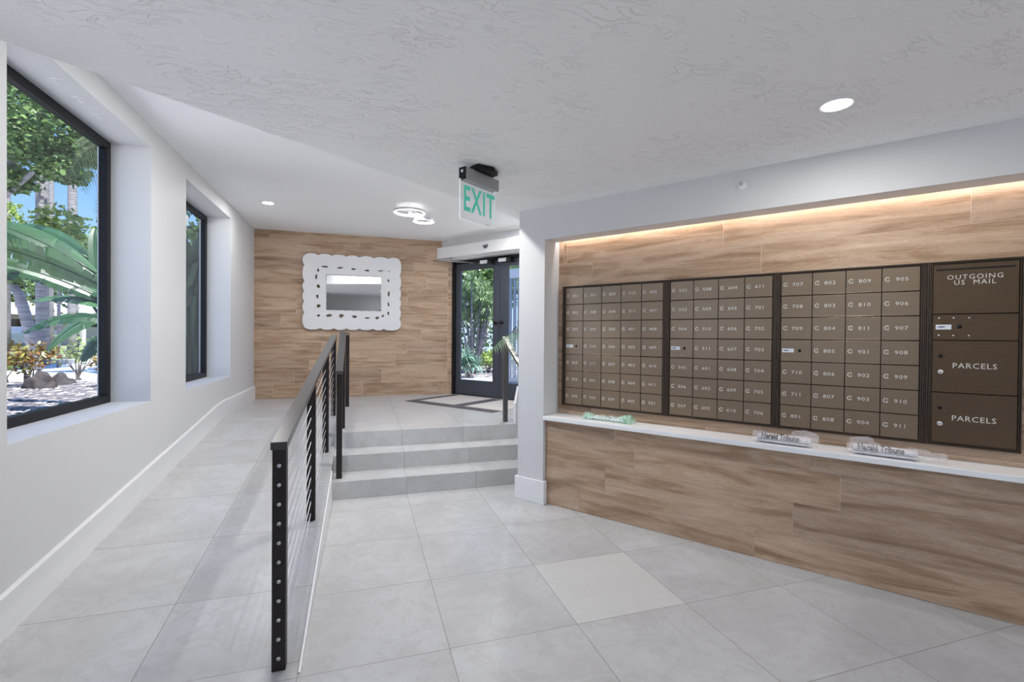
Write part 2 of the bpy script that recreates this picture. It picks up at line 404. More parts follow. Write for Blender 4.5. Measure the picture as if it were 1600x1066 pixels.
# left wall with deep window openings
WIN = [(2.615, 4.075, .873, 2.712), (4.79, 6.255, .873, 2.712), (.44, 1.90, .873, 2.35), (-1.74, -.28, .873, 2.35)]  # last two openings are added out of view to let daylight in
mb = MB(); U0 = UL - .32
vs = sorted(WIN); cur = -4.2
for a, b, z0, z1 in vs:
    mb.box(U0, UL, cur, a, -.1, 3.0); mb.box(U0, UL, a, b, -.1, z0); mb.box(U0, UL, a, b, z1, 3.0); cur = b
mb.box(U0, UL, cur, 7.75, -.1, 3.0)
struct(mb.obj('wall_left', wall_m))
for i, (a, b, z0, z1) in enumerate(WIN):
    wg = sgroup('window_%d' % (i + 1), (UL - .24, (a + b) / 2, z0)); h = (b - a) / 2; H = z1 - z0; f = .055; mb = MB()
    mb.box(-.05, 0, -h, h, 0, f); mb.box(-.05, 0, -h, h, H - f, H); mb.box(-.05, 0, -h, -h + f, f, H - f); mb.box(-.05, 0, h - f, h, f, H - f)
    mb.obj('window_frame', black_m, wg, .003)
    MB().box(-.032, -.026, -h + f - .01, h - f + .01, f - .01, H - f + .01).obj('window_pane', glass_m, wg)
# baseboard on the left: follows the ramp, then the landing
def bb(name, u0, u1, prof, h=.19):
    mb = MB(); n = len(mb.v)
    for v, z in prof:
        mb.v += [(u0, v, z), (u1, v, z), (u1, v, z + h - .006), (u1 - .006 * (1 if u1 > u0 else -1), v, z + h), (u0, v, z + h)]
    k = 5
    for i in range(len(prof) - 1):
        for j in range(k): mb.face((n+i*k+j, n+i*k+(j+1) % k, n+(i+1)*k+(j+1) % k, n+(i+1)*k+j))
    mb.face([n+j for j in range(k)][::-1]); mb.face([n+(len(prof)-1)*k+j for j in range(k)])
    return struct(mb.obj(name, trim_m))
prof = [(-4.0, .0), (RA, .0), (RB - .12, rampz(RB - .12)), (RB + .12, ZL), (VF - .01, ZL)]
bb('baseboard_left', UL + .001, UL + .022, prof)
# far wall clad in wood look tile
XC = (DN - VF * math.sin(ANG)) / math.cos(ANG)
struct(MB().box(UL - .3, XC - .01, VF + .006, VF + .2, -.1, 3.0).obj('wall_far', grout_m))
rz = [.447, .650, .856, 1.062, 1.268, 1.474, 1.680, 1.886, 2.092, 2.298, 2.504, 2.710, 2.864]
jt = [.0, .28, .48, -.58, .87, .10, -.92, .66, -.28, .76, -.27, -.05]
rows = [(rz[i], rz[i+1], [jt[i], 1.285]) for i in range(12)]
o = planks('wall_far_cladding', (0, VF + .0052, 0), (1, 0, 0), (0, -1, 0), UL, XC - .012, rows, 3); struct(o); o.name = 'wall_far_cladding'
# entry wall (door plane)
MF = MM
def mbox(mb, sa, sb, na, nb, z0, z1): return mb.box(-max(sa, sb), -min(sa, sb), min(na, nb), max(na, nb), z0, z1, MF)
SC = (VF * math.cos(ANG) - XC * math.sin(ANG))      # s of the corner between far wall and door plane
mb = MB(); mbox(mb, SC + .1, 2.2, DN + .01, DN + .2, 2.56, 3.0); mbox(mb, 3.37, 2.2, DN, DN + .2, 0, 3.0)
struct(mb.obj('wall_entry', wall_m))
mb = MB(); mbox(mb, 5.42, 2.361, 5.335, DN + .01, 2.548, ZH)
struct(mb.obj('wall_entry_bulkhead', wall_m))
mb = MB(); mbox(mb, 3.30, 2.361, DN - .022, DN - .001, ZL, ZL + .19); struct(mb.obj('baseboard_entry', trim_m))
# door frame and leaves
dg = sgroup('door_1', mp(0, DN), RM)
mb = MB()
mb.box(-SC + .004, -SC + .055, -.03, .10, ZL, 2.548); mb.box(-SC + .055, -3.385, -.03, .10, 2.505, 2.548); mb.box(-3.42, -3.375, -.03, .10, ZL, 2.505)
mb.box(-SC + .055, -3.42, .0, .09, ZL, ZL + .012); mb.obj('door_frame', black_m, dg, .002)
def leaf(s0, s1, g0, g1, ks, mirror):
    mb = MB(); z0, z1, gz0, gz1 = ZL + .014, 2.503, .672, 2.405
    mb.box(-s0, -g0, 0, .045, z0, z1); mb.box(-g1, -s1, 0, .045, z0, z1); mb.box(-g0, -g1, 0, .045, z0, gz0); mb.box(-g0, -g1, 0, .045, gz1, z1)
    l = mb.obj('door_leaf', doorf_m, dg, .003)
    MB().box(-g0 + .001, -g1 - .001, .018, .026, gz0 + .001, gz1 - .001).obj('glass', glass_m, l)
    b = MB(); th = .016
    for x0, x1, a, c in ((-g0, -g0 + th, gz0, gz1), (-g1 - th, -g1, gz0, gz1), (-g0, -g1, gz0, gz0 + th), (-g0, -g1, gz1 - th, gz1)): b.box(x0, x1, -.004, .016, a, c)
    b.obj('glazing_bead', doorf_m, l)
    kn = MB(); kn.lathe([(0, 0), (.024, 0), (.024, .008), (.012, .012), (.012, .03), (.026, .034), (.026, .05), (0, .052)], 16, Matrix.Translation((-ks, 0, 1.572)) @ Matrix.Rotation(PI/2, 4, 'X'))
    kn.obj('knob', black_m, l); return l
leaf(SC - .058, 4.352, 5.150, 4.462, 4.412, 0)
leaf(4.345, 3.423, 4.205, 3.50, 4.30, 1)
# ---- mail wall block
N0, NB, NL = 3.235, 3.45, 3.262; SR = 2.105; SE = -1.45
mb = MB(); mbox(mb, 2.36, SR, N0, DN + .1, 0, 2.95); mbox(mb, SR, SE, N0, NB - .05, 2.155, 2.95); mbox(mb, SR, SE, NB - .05, NB + .12, 2.235, 2.95); mbox(mb, SE, -7.0, N0, N0 + .3, 0, 2.95)
mbox(mb, SR, SE, NB + .009, NB + .12, 0, 2.2)
struct(mb.obj('wall_right', wall_m))
mb = MB(); mbox(mb, SR - .001, SE, NL + .008, NB, .001, .688); struct(mb.obj('wall_right_ledge_core', grout_m))
def pl_m(name, n, s1, s0, rows, seed): # rows in s, converted to local x = -s
    rr = [(a, b, [-j for j in (jn if isinstance(jn, (list, tuple)) else [jn])]) for a, b, jn in rows]
    return struct(planks(name, WN * (n + .0072), -WD, -WN, -s1, -s0, rr, seed))
pl_m('wall_right_lower_cladding', NL, SR - .001, SE, [(.001, .18, .555), (.18, .387, .347), (.387, .593, .117), (.593, .688, .266)], 11)
mb = MB(); mbox(mb, SR - .001, SE, NB + .0073, NB + .009, .72, 2.235); struct(mb.obj('wall_right_grout', grout_m))
pl_m('wall_right_upper_cladding', NB, SR - .001, SE, [(.722, .742, .9), (.742, .948, .56), (.948, 1.154, .1), (1.154, 1.36, .8), (1.36, 1.566, .3), (1.566, 1.772, 1.0), (1.772, 1.978, .566), (1.978, 2.184, [.799, 2.06]), (2.184, 2.234, .2)], 23)
# pillar baseboard
mb = MB(); mb.prism([tuple((WD*a + WN*b)[:2]) for a, b in ((2.378, N0 - .018), (SR - .02, N0 - .018), (SR - .02, NL + .004), (SR - .0015, NL + .004), (SR - .0015, N0 - .001), (2.361, N0 - .001), (2.361, N0 + .35), (2.378, N0 + .35))], .0005, .19)
struct(mb.obj('baseboard_pillar', trim_m, None, .003))
# back wall behind the viewpoint
BW = (2.3, 6.4, .10, 2.30)
mb = MB().box(UL - .3, BW[0], -4.2, -4.0, -.1, 2.95); mb.box(BW[1], 7.6, -4.2, -4.0, -.1, 2.95); mb.box(BW[0], BW[1], -4.2, -4.0, -.1, BW[2]); mb.box(BW[0], BW[1], -4.2, -4.0, BW[3], 2.95)
struct(mb.obj('wall_back', wall_m))
wg = sgroup('window_5', (BW[0], -4.1, BW[2])); mb = MB(); wz = BW[3] - BW[2]; wx = BW[1] - BW[0]  # glazed opening added out of view to light the room
for k in range(4): mb.box(wx * k / 3 - (.05 if k == 3 else 0 if k == 0 else .025), wx * k / 3 + (.05 if k == 0 else 0 if k == 3 else .025), -.03, .03, .05, wz - .05)
mb.box(0, wx, -.03, .03, 0, .05); mb.box(0, wx, -.03, .03, wz - .05, wz); mb.obj('window_frame', black_m, wg)
for k in range(3): MB().box(wx * k / 3 + .02, wx * (k + 1) / 3 - .02, -.003, .003, .04, wz - .04).obj('window_pane', glass_m, wg)
struct(MB().box(UL - .3, 16, -16, -4.21, -.3, -.01).obj('ground_added_forecourt', conc_m))  # pale paving added out of view, bounces sun through the back glazing
struct(MB().box(UL + .022, BW[0] - .01, -4.0, -3.98, 0, .19).obj('baseboard_back', trim_m))
# ceilings
A = WD * 2.5 + WN * 5.7; vL = (2.5 + math.sin(ANG) * (UL - .3)) / math.cos(ANG)
mb = MB(); mb.prism([(UL - .02, vL + .215), (A.x, A.y), (7.6, 2.0), (7.6, -4.2), (UL - .02, -4.2)], ZC, ZH + .06)
struct(mb.obj('ceiling', skip_m))
mb = MB(); mb.prism([(UL - .3, 1.2), (6.9, 1.2), (2.235, 7.72), (UL - .3, 7.72)], ZH, ZH + .12)
struct(mb.obj('ceiling_high', smooth_m))
# shelf: one continuous white worktop
mb = MB(); mbox(mb, SR - .002, SE + .001, N0 - .012, NB - .001, .690, .7215)
o = mb.obj('mail_ledge', quartz_m, None, .003); tag(o, 'long white quartz ledge below the bronze mailboxes', 'shelf')
# low white kerb wall at the right end of the landing (stepped skirting seen beside the pillar)
mb = MB(); a = Vector((1.515, 4.74)); b = Vector((2.10, 6.42)); d = (b - a).normalized(); q = Vector((d.y, -d.x)) * .025
mb.prism([tuple(a), tuple(b), tuple(b + q), tuple(a + q)], ZL + .001, ZL + .215); struct(mb.obj('baseboard_landing', trim_m, None, .003))
# ================================================================== LIGHT FITTINGS
def downlight(u, v, z, power, label, group=None, warm=(1, .985, .965)):
    t = thing('recessed_downlight', label, 'light', (u, v, z), 0, group)
    mb = MB(); mb.lathe([(.058, -.002), (.062, -.006), (.080, -.004), (.084, 0), (.058, 0)], 32); mb.obj('trim_ring', trim_m, t)
    mb = MB(); mb.lathe([(0, -.0035), (.059, -.0035), (.059, -.0005)], 32, sm=False); mb.obj('lens', lampw_m, t)
    ld = bpy.data.lights.new('downlight_lamp', 'AREA'); ld.shape = 'DISK'; ld.size = .11; ld.energy = power; ld.color = warm
    lo = bpy.data.objects.new('lamp', ld); COL.objects.link(lo); lo.parent = t; lo.location = (0, 0, -.008); return t
downlight(2.02, 1.60, ZC, DOWNLIGHT_W * 3.0, 'round lit recessed downlight in the textured low ceiling above the mailboxes')
downlight(-1.035, 5.99, ZH, HIGH_W * .3, 'small lit recessed downlight in the smooth high ceiling near the far window')
for u, v in ((.55, .2), (2.3, -.35), (.7, -1.4), (2.6, -2.1), (4.2, -1.0), (4.3, -2.9), (.7, -3.1)):  # extra lamps put in behind the camera to brighten the room
    downlight(u, v, ZC, DOWNLIGHT_W, 'added recessed downlight in the low ceiling behind the viewpoint', 'added downlights behind the viewpoint')
# ring fixture
t = thing('ring_ceiling_light', 'flush ceiling light of three overlapping lit rings on the high ceiling', 'light', (.51, 5.60, ZH))
mb = MB(); mb.lathe([(.0, -.03), (.10, -.03), (.11, -.02), (.11, 0)], 32); mb.obj('canopy', trim_m, t)
def ringm(cx, cy, cz, r, h=.024, th=.016):
    M = Matrix.Translation((cx, cy, cz)); mb = MB(); mb.lathe([(r, -h), (r, 0), (r - th, 0), (r - th, -.002)], 48, M, sm=False); o = mb.obj('ring_housing', steel_m, t)
    mb = MB(); mb.lathe([(r - th, -.002), (r - th, -h), (r, -h)], 48, M, sm=False); mb.obj('ring_lens', ring_m, o)
ringm(0, 0, -.055, .18); ringm(.06, -.08, -.095, .085); ringm(.17, .08, -.125, .125)
mb = MB(); mb.tube([(.0, .0, -.03), (.0, .0, -.05)], .01); mb.tube([(.07, .0, -.03), (.07, .0, -.11)], .006); mb.tube([(.07, 0, -.11), (.17, -.04, -.13)], .005); mb.tube([(-.17, 0, -.06), (.17, 0, -.06)], .004)
mb.obj('stem', trim_m, t)
for u, v, lab in ((-.35, 3.35, 'added downlight in the high ceiling over the ramp, hidden by the low ceiling edge'), (.55, 4.05, 'added downlight in the high ceiling over the steps, hidden by the low ceiling edge'), (1.95, 5.65, 'added downlight in the high ceiling behind the white pillar')):
    downlight(u, v, ZH, HIGH_W, lab)  # hidden lamps added to brighten the ramp, landing and high ceiling
# led strip in the mail recess
t = thing('led_strip', 'warm glowing strip light at the top of the mailbox recess', 'light', mp(0, NB - .036, 2.235), RM)
MB().box(-SR + .01, -SE - .01, -.012, .012, -.006, 0).obj('strip', led_m, t)
ld = bpy.data.lights.new('led_lamp', 'AREA'); ld.shape = 'RECTANGLE'; ld.size = SR - SE - .04; ld.size_y = .02; ld.energy = LED_W; ld.color = (1, .91, .87)
lo = bpy.data.objects.new('lamp', ld); COL.objects.link(lo); lo.parent = t; lo.location = (-(SR + SE) / 2, 0, -.010)
# ================================================================== EXIT SIGN
ES = 1.94
t = thing('exit_sign', 'green EXIT sign on clear panel hanging from the low ceiling', 'sign', mp(ES, 2.11, ZC), ANG)
W = .318; MB().box(0, W, 0, .055, -.105, -.032).obj('housing', mat('grey sign housing', (.36, .36, .355), .45, .2), t, .003)
e = MB().box(-.004, 0, 0, .055, -.106, -.031).obj('end_cap', black_m, t)
MB().lathe([(0, 0), (.009, 0), (.009, .003), (0, .003)], 16, Matrix.Translation((-.004, .028, -.055)) @ Matrix.Rotation(-PI/2, 4, 'Y')).obj('screw', label_m, e)
MB().prism([(.07, -.035), (.17, -.075), (.25, -.045), (.27, .055), (.17, .11), (.09, .08)], -.031, -.001).obj('canopy', black_m, t, .006)
MB().box(-.024, W - .02, .022, .030, -.345, -.106).obj('panel', acrylic_m, t, .002)
mb = MB()
for x0, x1, z0, z1 in ((-.026, W - .018, -.349, -.3435), (W - .0205, W - .0165, -.345, -.106), (-.027, -.0235, -.345, -.106)): mb.box(x0, x1, .0205, .0315, z0, z1)
mb.obj('panel_edge', m_emit('glowing acrylic edge', (.85, 1, .97), .15), t)
text('EXIT', .215, (W/2 - .012, .0205, -.222), t, exit_m, 'lettering', (PI/2, 0, 0), .62, .0006, .0035, 1.12)
# ================================================================== MAILBOXES
def lock(parent, x, z, y=-.004, r=.0115):
    P = [(x + r * math.cos(a), y - .001, z + r * .95 * math.sin(a)) for a in [math.radians(38 + 284 * i / 14) for i in range(15)]]
    mb = MB(); mb.tube(P, .0026, 6); mb.tube([(x - r * .1, y - .001, z), (x + r * .75, y - .001, z)], .0013, 5)
    return mb.obj('lock', lock_m, parent)
ZB, RH = .795, .1405
def bezel(t, w, h, xl, xr):
    mb = MB()
    def vbars(a, b, out_left):
        k = max(2, int(round((b - a) / .0085))); st = (b - a) / k
        for i in range(k):
            edge = (i == 0) if out_left else (i == k - 1)
            mb.box(a + i * st + .0008, a + (i + 1) * st - .0008, -.020 if edge else -.014 - .002 * (i % 2), 0, 0 if edge else .008, h if edge else h - .008)
    vbars(0, xl - .002, True); vbars(xr + .002, w, False)
    for z0, z1, d in ((0, .0065, .020), (h - .0065, h, .020), (.008, .0125, .014), (h - .0125, h - .008, .014)): mb.box(xl - .002 if d < .02 else .0008, xr + .002 if d < .02 else w - .0008, -d, 0, z0, z1)
    mb.obj('frame', bezel_m, t, .0006)
    MB().box(.001, w - .001, -.003, .0, .004, h - .004).obj('backing', gap_m, t)
def screws(parent, pts, y, r=.0035, m=None):
    for x, z in pts: MB().lathe([(0, 0), (r, 0), (r * .6, .002), (0, .0025)], 10, Matrix.Translation((x, y, z)) @ Matrix.Rotation(PI/2, 4, 'X')).obj('screw', m or chrome_m, parent)
def mail_unit(s0, w, xl, cols, cw, names, label):
    h = .990
    t = thing('mailbox_unit', label, 'mailbox', mp(s0, NB - .0005, ZB), RM); bezel(t, w, h, xl, xl + cols * cw)
    k = 0
    for c in range(cols):
        for r in range(7):
            x0 = xl + c * cw; z1 = h - .013 - r * (h - .026) / 7; z0 = z1 - (h - .026) / 7; g = .0022
            D = MB().box(x0 + g, x0 + cw - g, -.010, -.003, z0 + g, z1 - g - .001)
            D.box(x0 + g, x0 + cw - g, -.013, -.010, z0 + g, z0 + g + .003)
            if c == 0 and r == 3:
                p = D.obj('master_panel', mdoor_m, t, .0008); p['label'] = 'master lock panel with white sticker and screws'
                cx, cz = x0 + cw / 2, (z0 + z1) / 2
                st = MB().box(x0 + .010, x0 + .074, -.0112, -.010, cz - .012, cz + .012).obj('sticker', label_m, p)
                MB().prism([(0, 0), (.028, 0), (.036, .006), (.008, .006)], 0, .0004).obj('emblem', navy_m, p).matrix_local = Matrix.Translation((x0 + .014, -.0114, cz - .003)) @ Matrix.Rotation(PI/2, 4, 'X')
                MB().lathe([(0, 0), (.009, 0), (.009, .003), (0, .004)], 16, Matrix.Translation((x0 + .105, -.010, cz)) @ Matrix.Rotation(PI/2, 4, 'X')).obj('lock', black_m, p)
                screws(p, [(x0 + a, b) for a in (.018, .08, .142) for b in (z0 + .016, z1 - .018)], -.010)
                screws(p, [(x0 + .105 + a, cz + b) for a in (-.018, .018) for b in (-.016, .016)], -.010, .0018)
            else:
                d = D.obj('mailbox_door', mdoor_m, t, .0008); lock(d, x0 + .026, (z0 + z1) / 2 + .002, -.010)
                text(names[k], .030, (x0 + .090, -.0103, (z0 + z1) / 2), d, num_m, 'number', (PI/2, 0, 0), 1.22, .0003, 0, 1.1); k += 1
    return t, w
def seq(a, n):
    out = []; f, u = divmod(a, 100)
    for _ in range(n):
        out.append('%d%02d' % (f, u)); u += 1
        if u > 11: u = 1; f += 1
    return out
mail_unit(2.052, .881, .026, 5, .1645, seq(201, 34), 'widest bronze mailbox unit, five columns numbered 201 to 501, nearest the pillar')
mail_unit(1.170, .703, .019, 4, .1643, seq(502, 27), 'bronze mailbox unit numbered 502 to 706, second from the pillar')
mail_unit(.466, .729, .020, 4, .1683, seq(707, 27), 'bronze mailbox unit numbered 707 to 911, beside the dark parcel locker')
w4, h4 = .357, .990
t = thing('parcel_locker', 'narrow dark bronze parcel locker with outgoing mail slot, right end of the mailboxes', 'mailbox', mp(-.264, NB - .0005, ZB), RM)
bezel(t, w4, h4, .016, w4 - .016)
x0, x1 = .016, w4 - .016
def pdoor(z0, z1, name, lab):
    d = MB().box(x0, x1, -.010, -.003, z0 + .002, z1 - .003); d.box(x0, x1, -.014, -.010, z0 + .002, z0 + .006); o = d.obj(name, pdoor_m, t, .001); o['label'] = lab; return o
b0, b1, b2, b3, b4 = .014, .287, .567, .708, .977
p = pdoor(b3, b4, 'outgoing_mail_door', 'door lettered OUTGOING US MAIL with a narrow slot')
MB().box(x0 + .012, x1 - .014, -.0108, -.010, b4 - .036, b4 - .027).obj('mail_slot', gap_m, p)
text('OUTGOING', .035, (.178, -.0103, b4 - .075), p, num_m, 'lettering', (PI/2, 0, 0), 1.0, .0003, 0, 1.2)
text('US  MAIL', .035, (.178, -.0103, b4 - .104), p, num_m, 'lettering', (PI/2, 0, 0), 1.0, .0003, 0, 1.2)
screws(p, [(x0 + a, b4 - b) for a in (.02, .075) for b in (.140, .178)], -.010, .002)
p = pdoor(b2, b3, 'master_panel', 'lock panel with six bright screws and a white sticker')
MB().box(x0 + .012, x0 + .075, -.0112, -.010, b3 - .083, b3 - .057).obj('sticker', label_m, p)
MB().prism([(0, 0), (.026, 0), (.036, .006), (.008, .006)], 0, .0004).obj('emblem', navy_m, p).matrix_local = Matrix.Translation((x0 + .018, -.0114, b3 - .072)) @ Matrix.Rotation(PI/2, 4, 'X')
screws(p, [(x0 + a, b3 - b) for a in (.025, .083, .143) for b in (.022, .116)], -.010, .006)
screws(p, [(x0 + .107 + a, b3 - .068 + b) for a in (-.018, .018) for b in (-.018, .018)], -.010, .0022)
MB().lathe([(0, 0), (.010, 0), (.010, .003), (0, .004)], 16, Matrix.Translation((x0 + .107, -.010, b3 - .068)) @ Matrix.Rotation(PI/2, 4, 'X')).obj('lock', black_m, p)
for a, b, lz in ((b1, b2, 'upper'), (b0, b1, 'lower')):
    p = pdoor(a, b, 'parcel_door', lz + ' door lettered PARCELS')
    text('PARCELS', .040, (.182, -.0103, (a + b) / 2 + (.004 if lz == 'upper' else .0)), p, num_m, 'lettering', (PI/2, 0, 0), 1.0, .0003, 0, 1.12)
    MB().lathe([(0, 0), (.009, 0), (.009, .003), (0, .004)], 16, Matrix.Translation((x0 + .034, -.010, b - .085)) @ Matrix.Rotation(PI/2, 4, 'X')).obj('lock', black_m, p)
    screws(p, [(x0 + .034 + c, b - .085 + d) for c in (-.019, .019) for d in (-.018, .018)], -.010, .0022)
    MB().lathe([(0, 0), (.014, 0), (.014, .004), (.009, .008), (0, .008)], 20, Matrix.Translation((x0 + .034, -.010, b - .170)) @ Matrix.Rotation(PI/2, 4, 'X')).obj('knob', chrome_m, p)
# ================================================================== RAILINGS
def sweep(pts, w_, h_, u):          # flat bar along (v, z) at constant u
    mb = MB(); n = len(pts)
    for i, (v, z) in enumerate(pts): mb.v += [(u - w_/2, v, z - h_), (u + w_/2, v, z - h_), (u + w_/2, v, z), (u - w_/2, v, z)]
    for i in range(n - 1):
        for j in range(4): mb.face((i*4+j, (i+1)*4+j, (i+1)*4+(j+1) % 4, i*4+(j+1) % 4))
    mb.face((0, 1, 2, 3)); mb.face((n*4-1, n*4-2, n*4-3, n*4-4)); return mb
RU = -.318
t = thing('ramp_railing', 'black metal railing with steel cables along the open side of the ramp', 'railing', (RU, 2.12, 0))
oy = 2.12
ra = [(2.085 - oy, .932), (5.87 - oy, 1.368)]
def railz(v): return ra[0][1] + (v + oy - 2.085) / (5.87 - 2.085) * (ra[1][1] - ra[0][1])
sweep(ra, .062, .032, 0).obj('top_rail', rail_m, t, .002)
pv = [2.12, 3.36, 4.62, 5.81]
for i, v in enumerate(pv):
    lv = v - oy; zb = rampz(v)
    p = MB().box(-.026, .026, lv - .024, lv + .024, zb + .0005, railz(lv) - .034).obj('post', post_m, t, .002)
    for k in range(11 if i == 0 else 0):
        MB().lathe([(0, 0), (.0085, 0), (.0085, .002), (.004, .005), (0, .005)], 14, Matrix.Translation((0, lv - .024, .052 + k * .0782)) @ Matrix.Rotation(PI/2, 4, 'X')).obj('cable_stud', steel_m, p)
for k in range(11):
    z = .052 + k * .0782
    MB().tube([(0, 0, z), (0, 5.81 - oy, z + .437)], .0028, 6).obj('cable', cable_m, t)
for side, u, lab in ((0, -.186, 'black metal handrail on the left of the steps and along the landing'), (1, 1.47, 'black metal handrail on the right of the steps beside the pillar')):
    t = thing('step_handrail', lab, 'railing', (u, 4.27, RI)); oy2 = 4.27
    if side == 0:
        rp = [(4.20 - oy2, 1.066 - RI), (4.95 - oy2, 1.398 - RI), (6.50 - oy2, 1.402 - RI)]; pts = [(4.27, RI, 1.066 + .02), (4.95, ZL, 1.395), (6.45, ZL, 1.40)]
    else:
        rp = [(4.20 - oy2, 1.02 - RI), (4.93 - oy2, 1.365 - RI)]; pts = [(4.27, RI, 1.04), (4.89, ZL, 1.345)]
    sweep(rp, .058, .030, 0).obj('top_rail', rail_m, t, .002)
    for v, z0, z1 in pts:
        MB().box(-.023, .023, v - oy2 - .022, v - oy2 + .022, z0 - RI + .0005, z1 - RI - .034).obj('post', post_m if side == 0 else rail_m, t, .002)
# ================================================================== MIRROR
MX0, MX1, MZ0, MZ1 = -.800, .522, 1.478, 2.520
t = thing('wall_mirror', 'rectangular mirror in a thick white scalloped carved frame on the wood wall', 'mirror', (0, VF - .001 + .0299, 0)); t.rotation_euler = (math.radians(1.2), 0, 0)
def X(px): return MX0 + (px - 262) / (1305 - 262) * (MX1 - MX0)
def Zc(py): return MZ1 - (py - 150) / (955 - 150) * (MZ1 - MZ0)
def lobe(a, b, out, amp):        # bulging points from a to b, out = outward unit
    pts = []; n = 9
    for i in range(n):
        f = i / n; e = (1 - abs(2 * f - 1) ** 2.6) * amp
        pts.append((a[0] + (b[0] - a[0]) * f + out[0] * e, a[1] + (b[1] - a[1]) * f + out[1] * e))
    return pts
amp = .027; op = []
tx = [262, 400, 545, 705, 850, 1015, 1180, 1305]; rr_ = [150, 335, 485, 605, 710, 840, 955]; bx = [1305, 1130, 1010, 855, 710, 570, 425, 262]; lf = [955, 785, 665, 545, 440, 258, 150]
c0 = lambda i, j: (X(i) , Zc(j))
for a, b in zip(tx, tx[1:]): op += lobe(c0(a, 150), c0(b, 150), (0, 1), amp)
for a, b in zip(rr_, rr_[1:]): op += lobe(c0(1305, a), c0(1305, b), (1, 0), amp)
for a, b in zip(bx, bx[1:]): op += lobe(c0(a, 955), c0(b, 955), (0, -1), amp)
for a, b in zip(lf, lf[1:]): op += lobe(c0(262, a), c0(262, b), (-1, 0), amp)
ip = []; ix = [478, 540, 620, 700, 790, 880, 970, 1050, 1108]; iz = [345, 420, 500, 560, 610, 680, 765]
for a, b in zip(ix, ix[1:]): ip += lobe((X(a), Zc(345)), (X(b), Zc(345)), (0, -1), .007)
for a, b in zip(iz, iz[1:]): ip += lobe((X(1108), Zc(a)), (X(1108), Zc(b)), (-1, 0), .006)
for a, b in zip(ix[::-1], ix[::-1][1:]): ip += lobe((X(a), Zc(765)), (X(b), Zc(765)), (0, 1), .006)
for a, b in zip(iz[::-1], iz[::-1][1:]): ip += lobe((X(478), Zc(a)), (X(478), Zc(b)), (1, 0), .006)
holes = [(475, 268, 42, 13), (640, 272, 36, 11), (785, 280, 32, 11), (935, 288, 32, 11), (1090, 285, 36, 10), (400, 312, 16, 20), (382, 385, 12, 30), (403, 490, 22, 22), (395, 605, 17, 28), (405, 715, 24, 22), (408, 820, 19, 18), (520, 820, 34, 17), (655, 820, 28, 20), (800, 825, 28, 17), (943, 838, 27, 13), (1055, 835, 24, 16), (1120, 812, 16, 15), (1182, 395, 14, 20), (1187, 550, 14, 34), (1185, 675, 14, 24), (1183, 780, 13, 22), (1187, 288, 10, 8)]
cu = bpy.data.curves.new('mf', 'CURVE'); cu.dimensions = '2D'; cu.fill_mode = 'BOTH'; cu.extrude = .020; cu.bevel_depth = .007; cu.bevel_resolution = 2
rq = random.Random(4)
def spl(pts):
    s_ = cu.splines.new('POLY'); s_.points.add(len(pts) - 1); s_.use_cyclic_u = True
    for p_, q_ in zip(s_.points, pts): p_.co = (q_[0], q_[1], 0, 1)
spl(op); spl(ip)
for hx, hz, a, b in holes:
    hp = []
    for i in range(12):
        an = 2 * PI * i / 12; k = 1 + rq.uniform(-.22, .22); hp.append((X(hx + (a + 3) * k * math.cos(an)), Zc(hz + (b + 3) * k * math.sin(an))))
    spl(hp)
co = bpy.data.objects.new('mf', cu); COL.objects.link(co); bpy.context.view_layer.update()
me = bpy.data.meshes.new_from_object(co.evaluated_get(bpy.context.evaluated_depsgraph_get())); bpy.data.objects.remove(co); bpy.data.curves.remove(cu)
me.materials.clear(); me.materials.append(carved_m)
fo = bpy.data.objects.new('frame', me); COL.objects.link(fo); fo.parent = t; fo.location = (0, -.032, 0); fo.rotation_euler = (PI/2, 0, 0)
MB().box(X(462), X(1122), -.014, -.008, Zc(783), Zc(330)).obj('mirror_glass', mirror_m, t)
mb = MB(); mb.box(X(462), X(1122), -.0075, -.004, Zc(783), Zc(330)); mb.obj('backing', black_m, t)
# ================================================================== SMALL WALL AND CEILING FITTINGS
t = thing('door_operator', 'long white automatic door operator box above the glass doors', 'door operator', mp(0, 5.334, 2.58), RM)
MB().box(-5.446, -2.37, -.072, 0, 0, .172).obj('casing', trim_m, t, .004)
mb = MB(); mb.tube([(-5.18, -.03, -.0), (-5.18, -.03, -.024)], .014); mb.tube([(-5.20, -.03, -.030), (-5.46 + .03, -.16, -.034)], .007); mb.tube([(-5.43, -.16, -.040), (-4.90, .135, -.075)], .007); mb.box(-4.93, -4.86, .128, .146, -.088, -.062)
mb.obj('arm', steel_m, t)
t = thing('motion_sensor', 'dark half dome motion sensor on the white door operator box', 'sensor', mp(4.445, 5.261, 2.685), RM)
mb = MB(); mb.lathe([(.0, -.045), (.020, -.040), (.036, -.022), (.042, 0), (.0, 0)], 24, Matrix.Rotation(PI, 4, 'X') @ Matrix.Rotation(PI, 4, 'X')); mb.obj('dome', mat('smoked dome', (.10, .10, .10), .3), t)
MB().box(-.044, .044, -.004, .001, -.012, .010).obj('base', black_m, t)
for s_ in (4.59, 4.235):
    lab = 'white magnetic lock box at the top of the %s glass door' % ('left' if s_ > 4.5 else 'right')
    t = thing('magnetic_lock', lab, 'door lock', mp(s_, DN - .031, 2.488), RM)
    MB().box(-.095, .055, -.042, -.0005, -.028, .02).obj('body', label_m, t, .002); mb = MB(); mb.box(.056, .135, -.05, -.0005, -.045, .018); mb.tube([(.095, -.055, -.045), (.095, -.055, .0)], .022); mb.obj('armature', black_m, t, .003)
t = thing('wall_sprinkler', 'small round white sprinkler on the wall band above the mailboxes', 'sprinkler', mp(.642, N0, 2.322), RM)
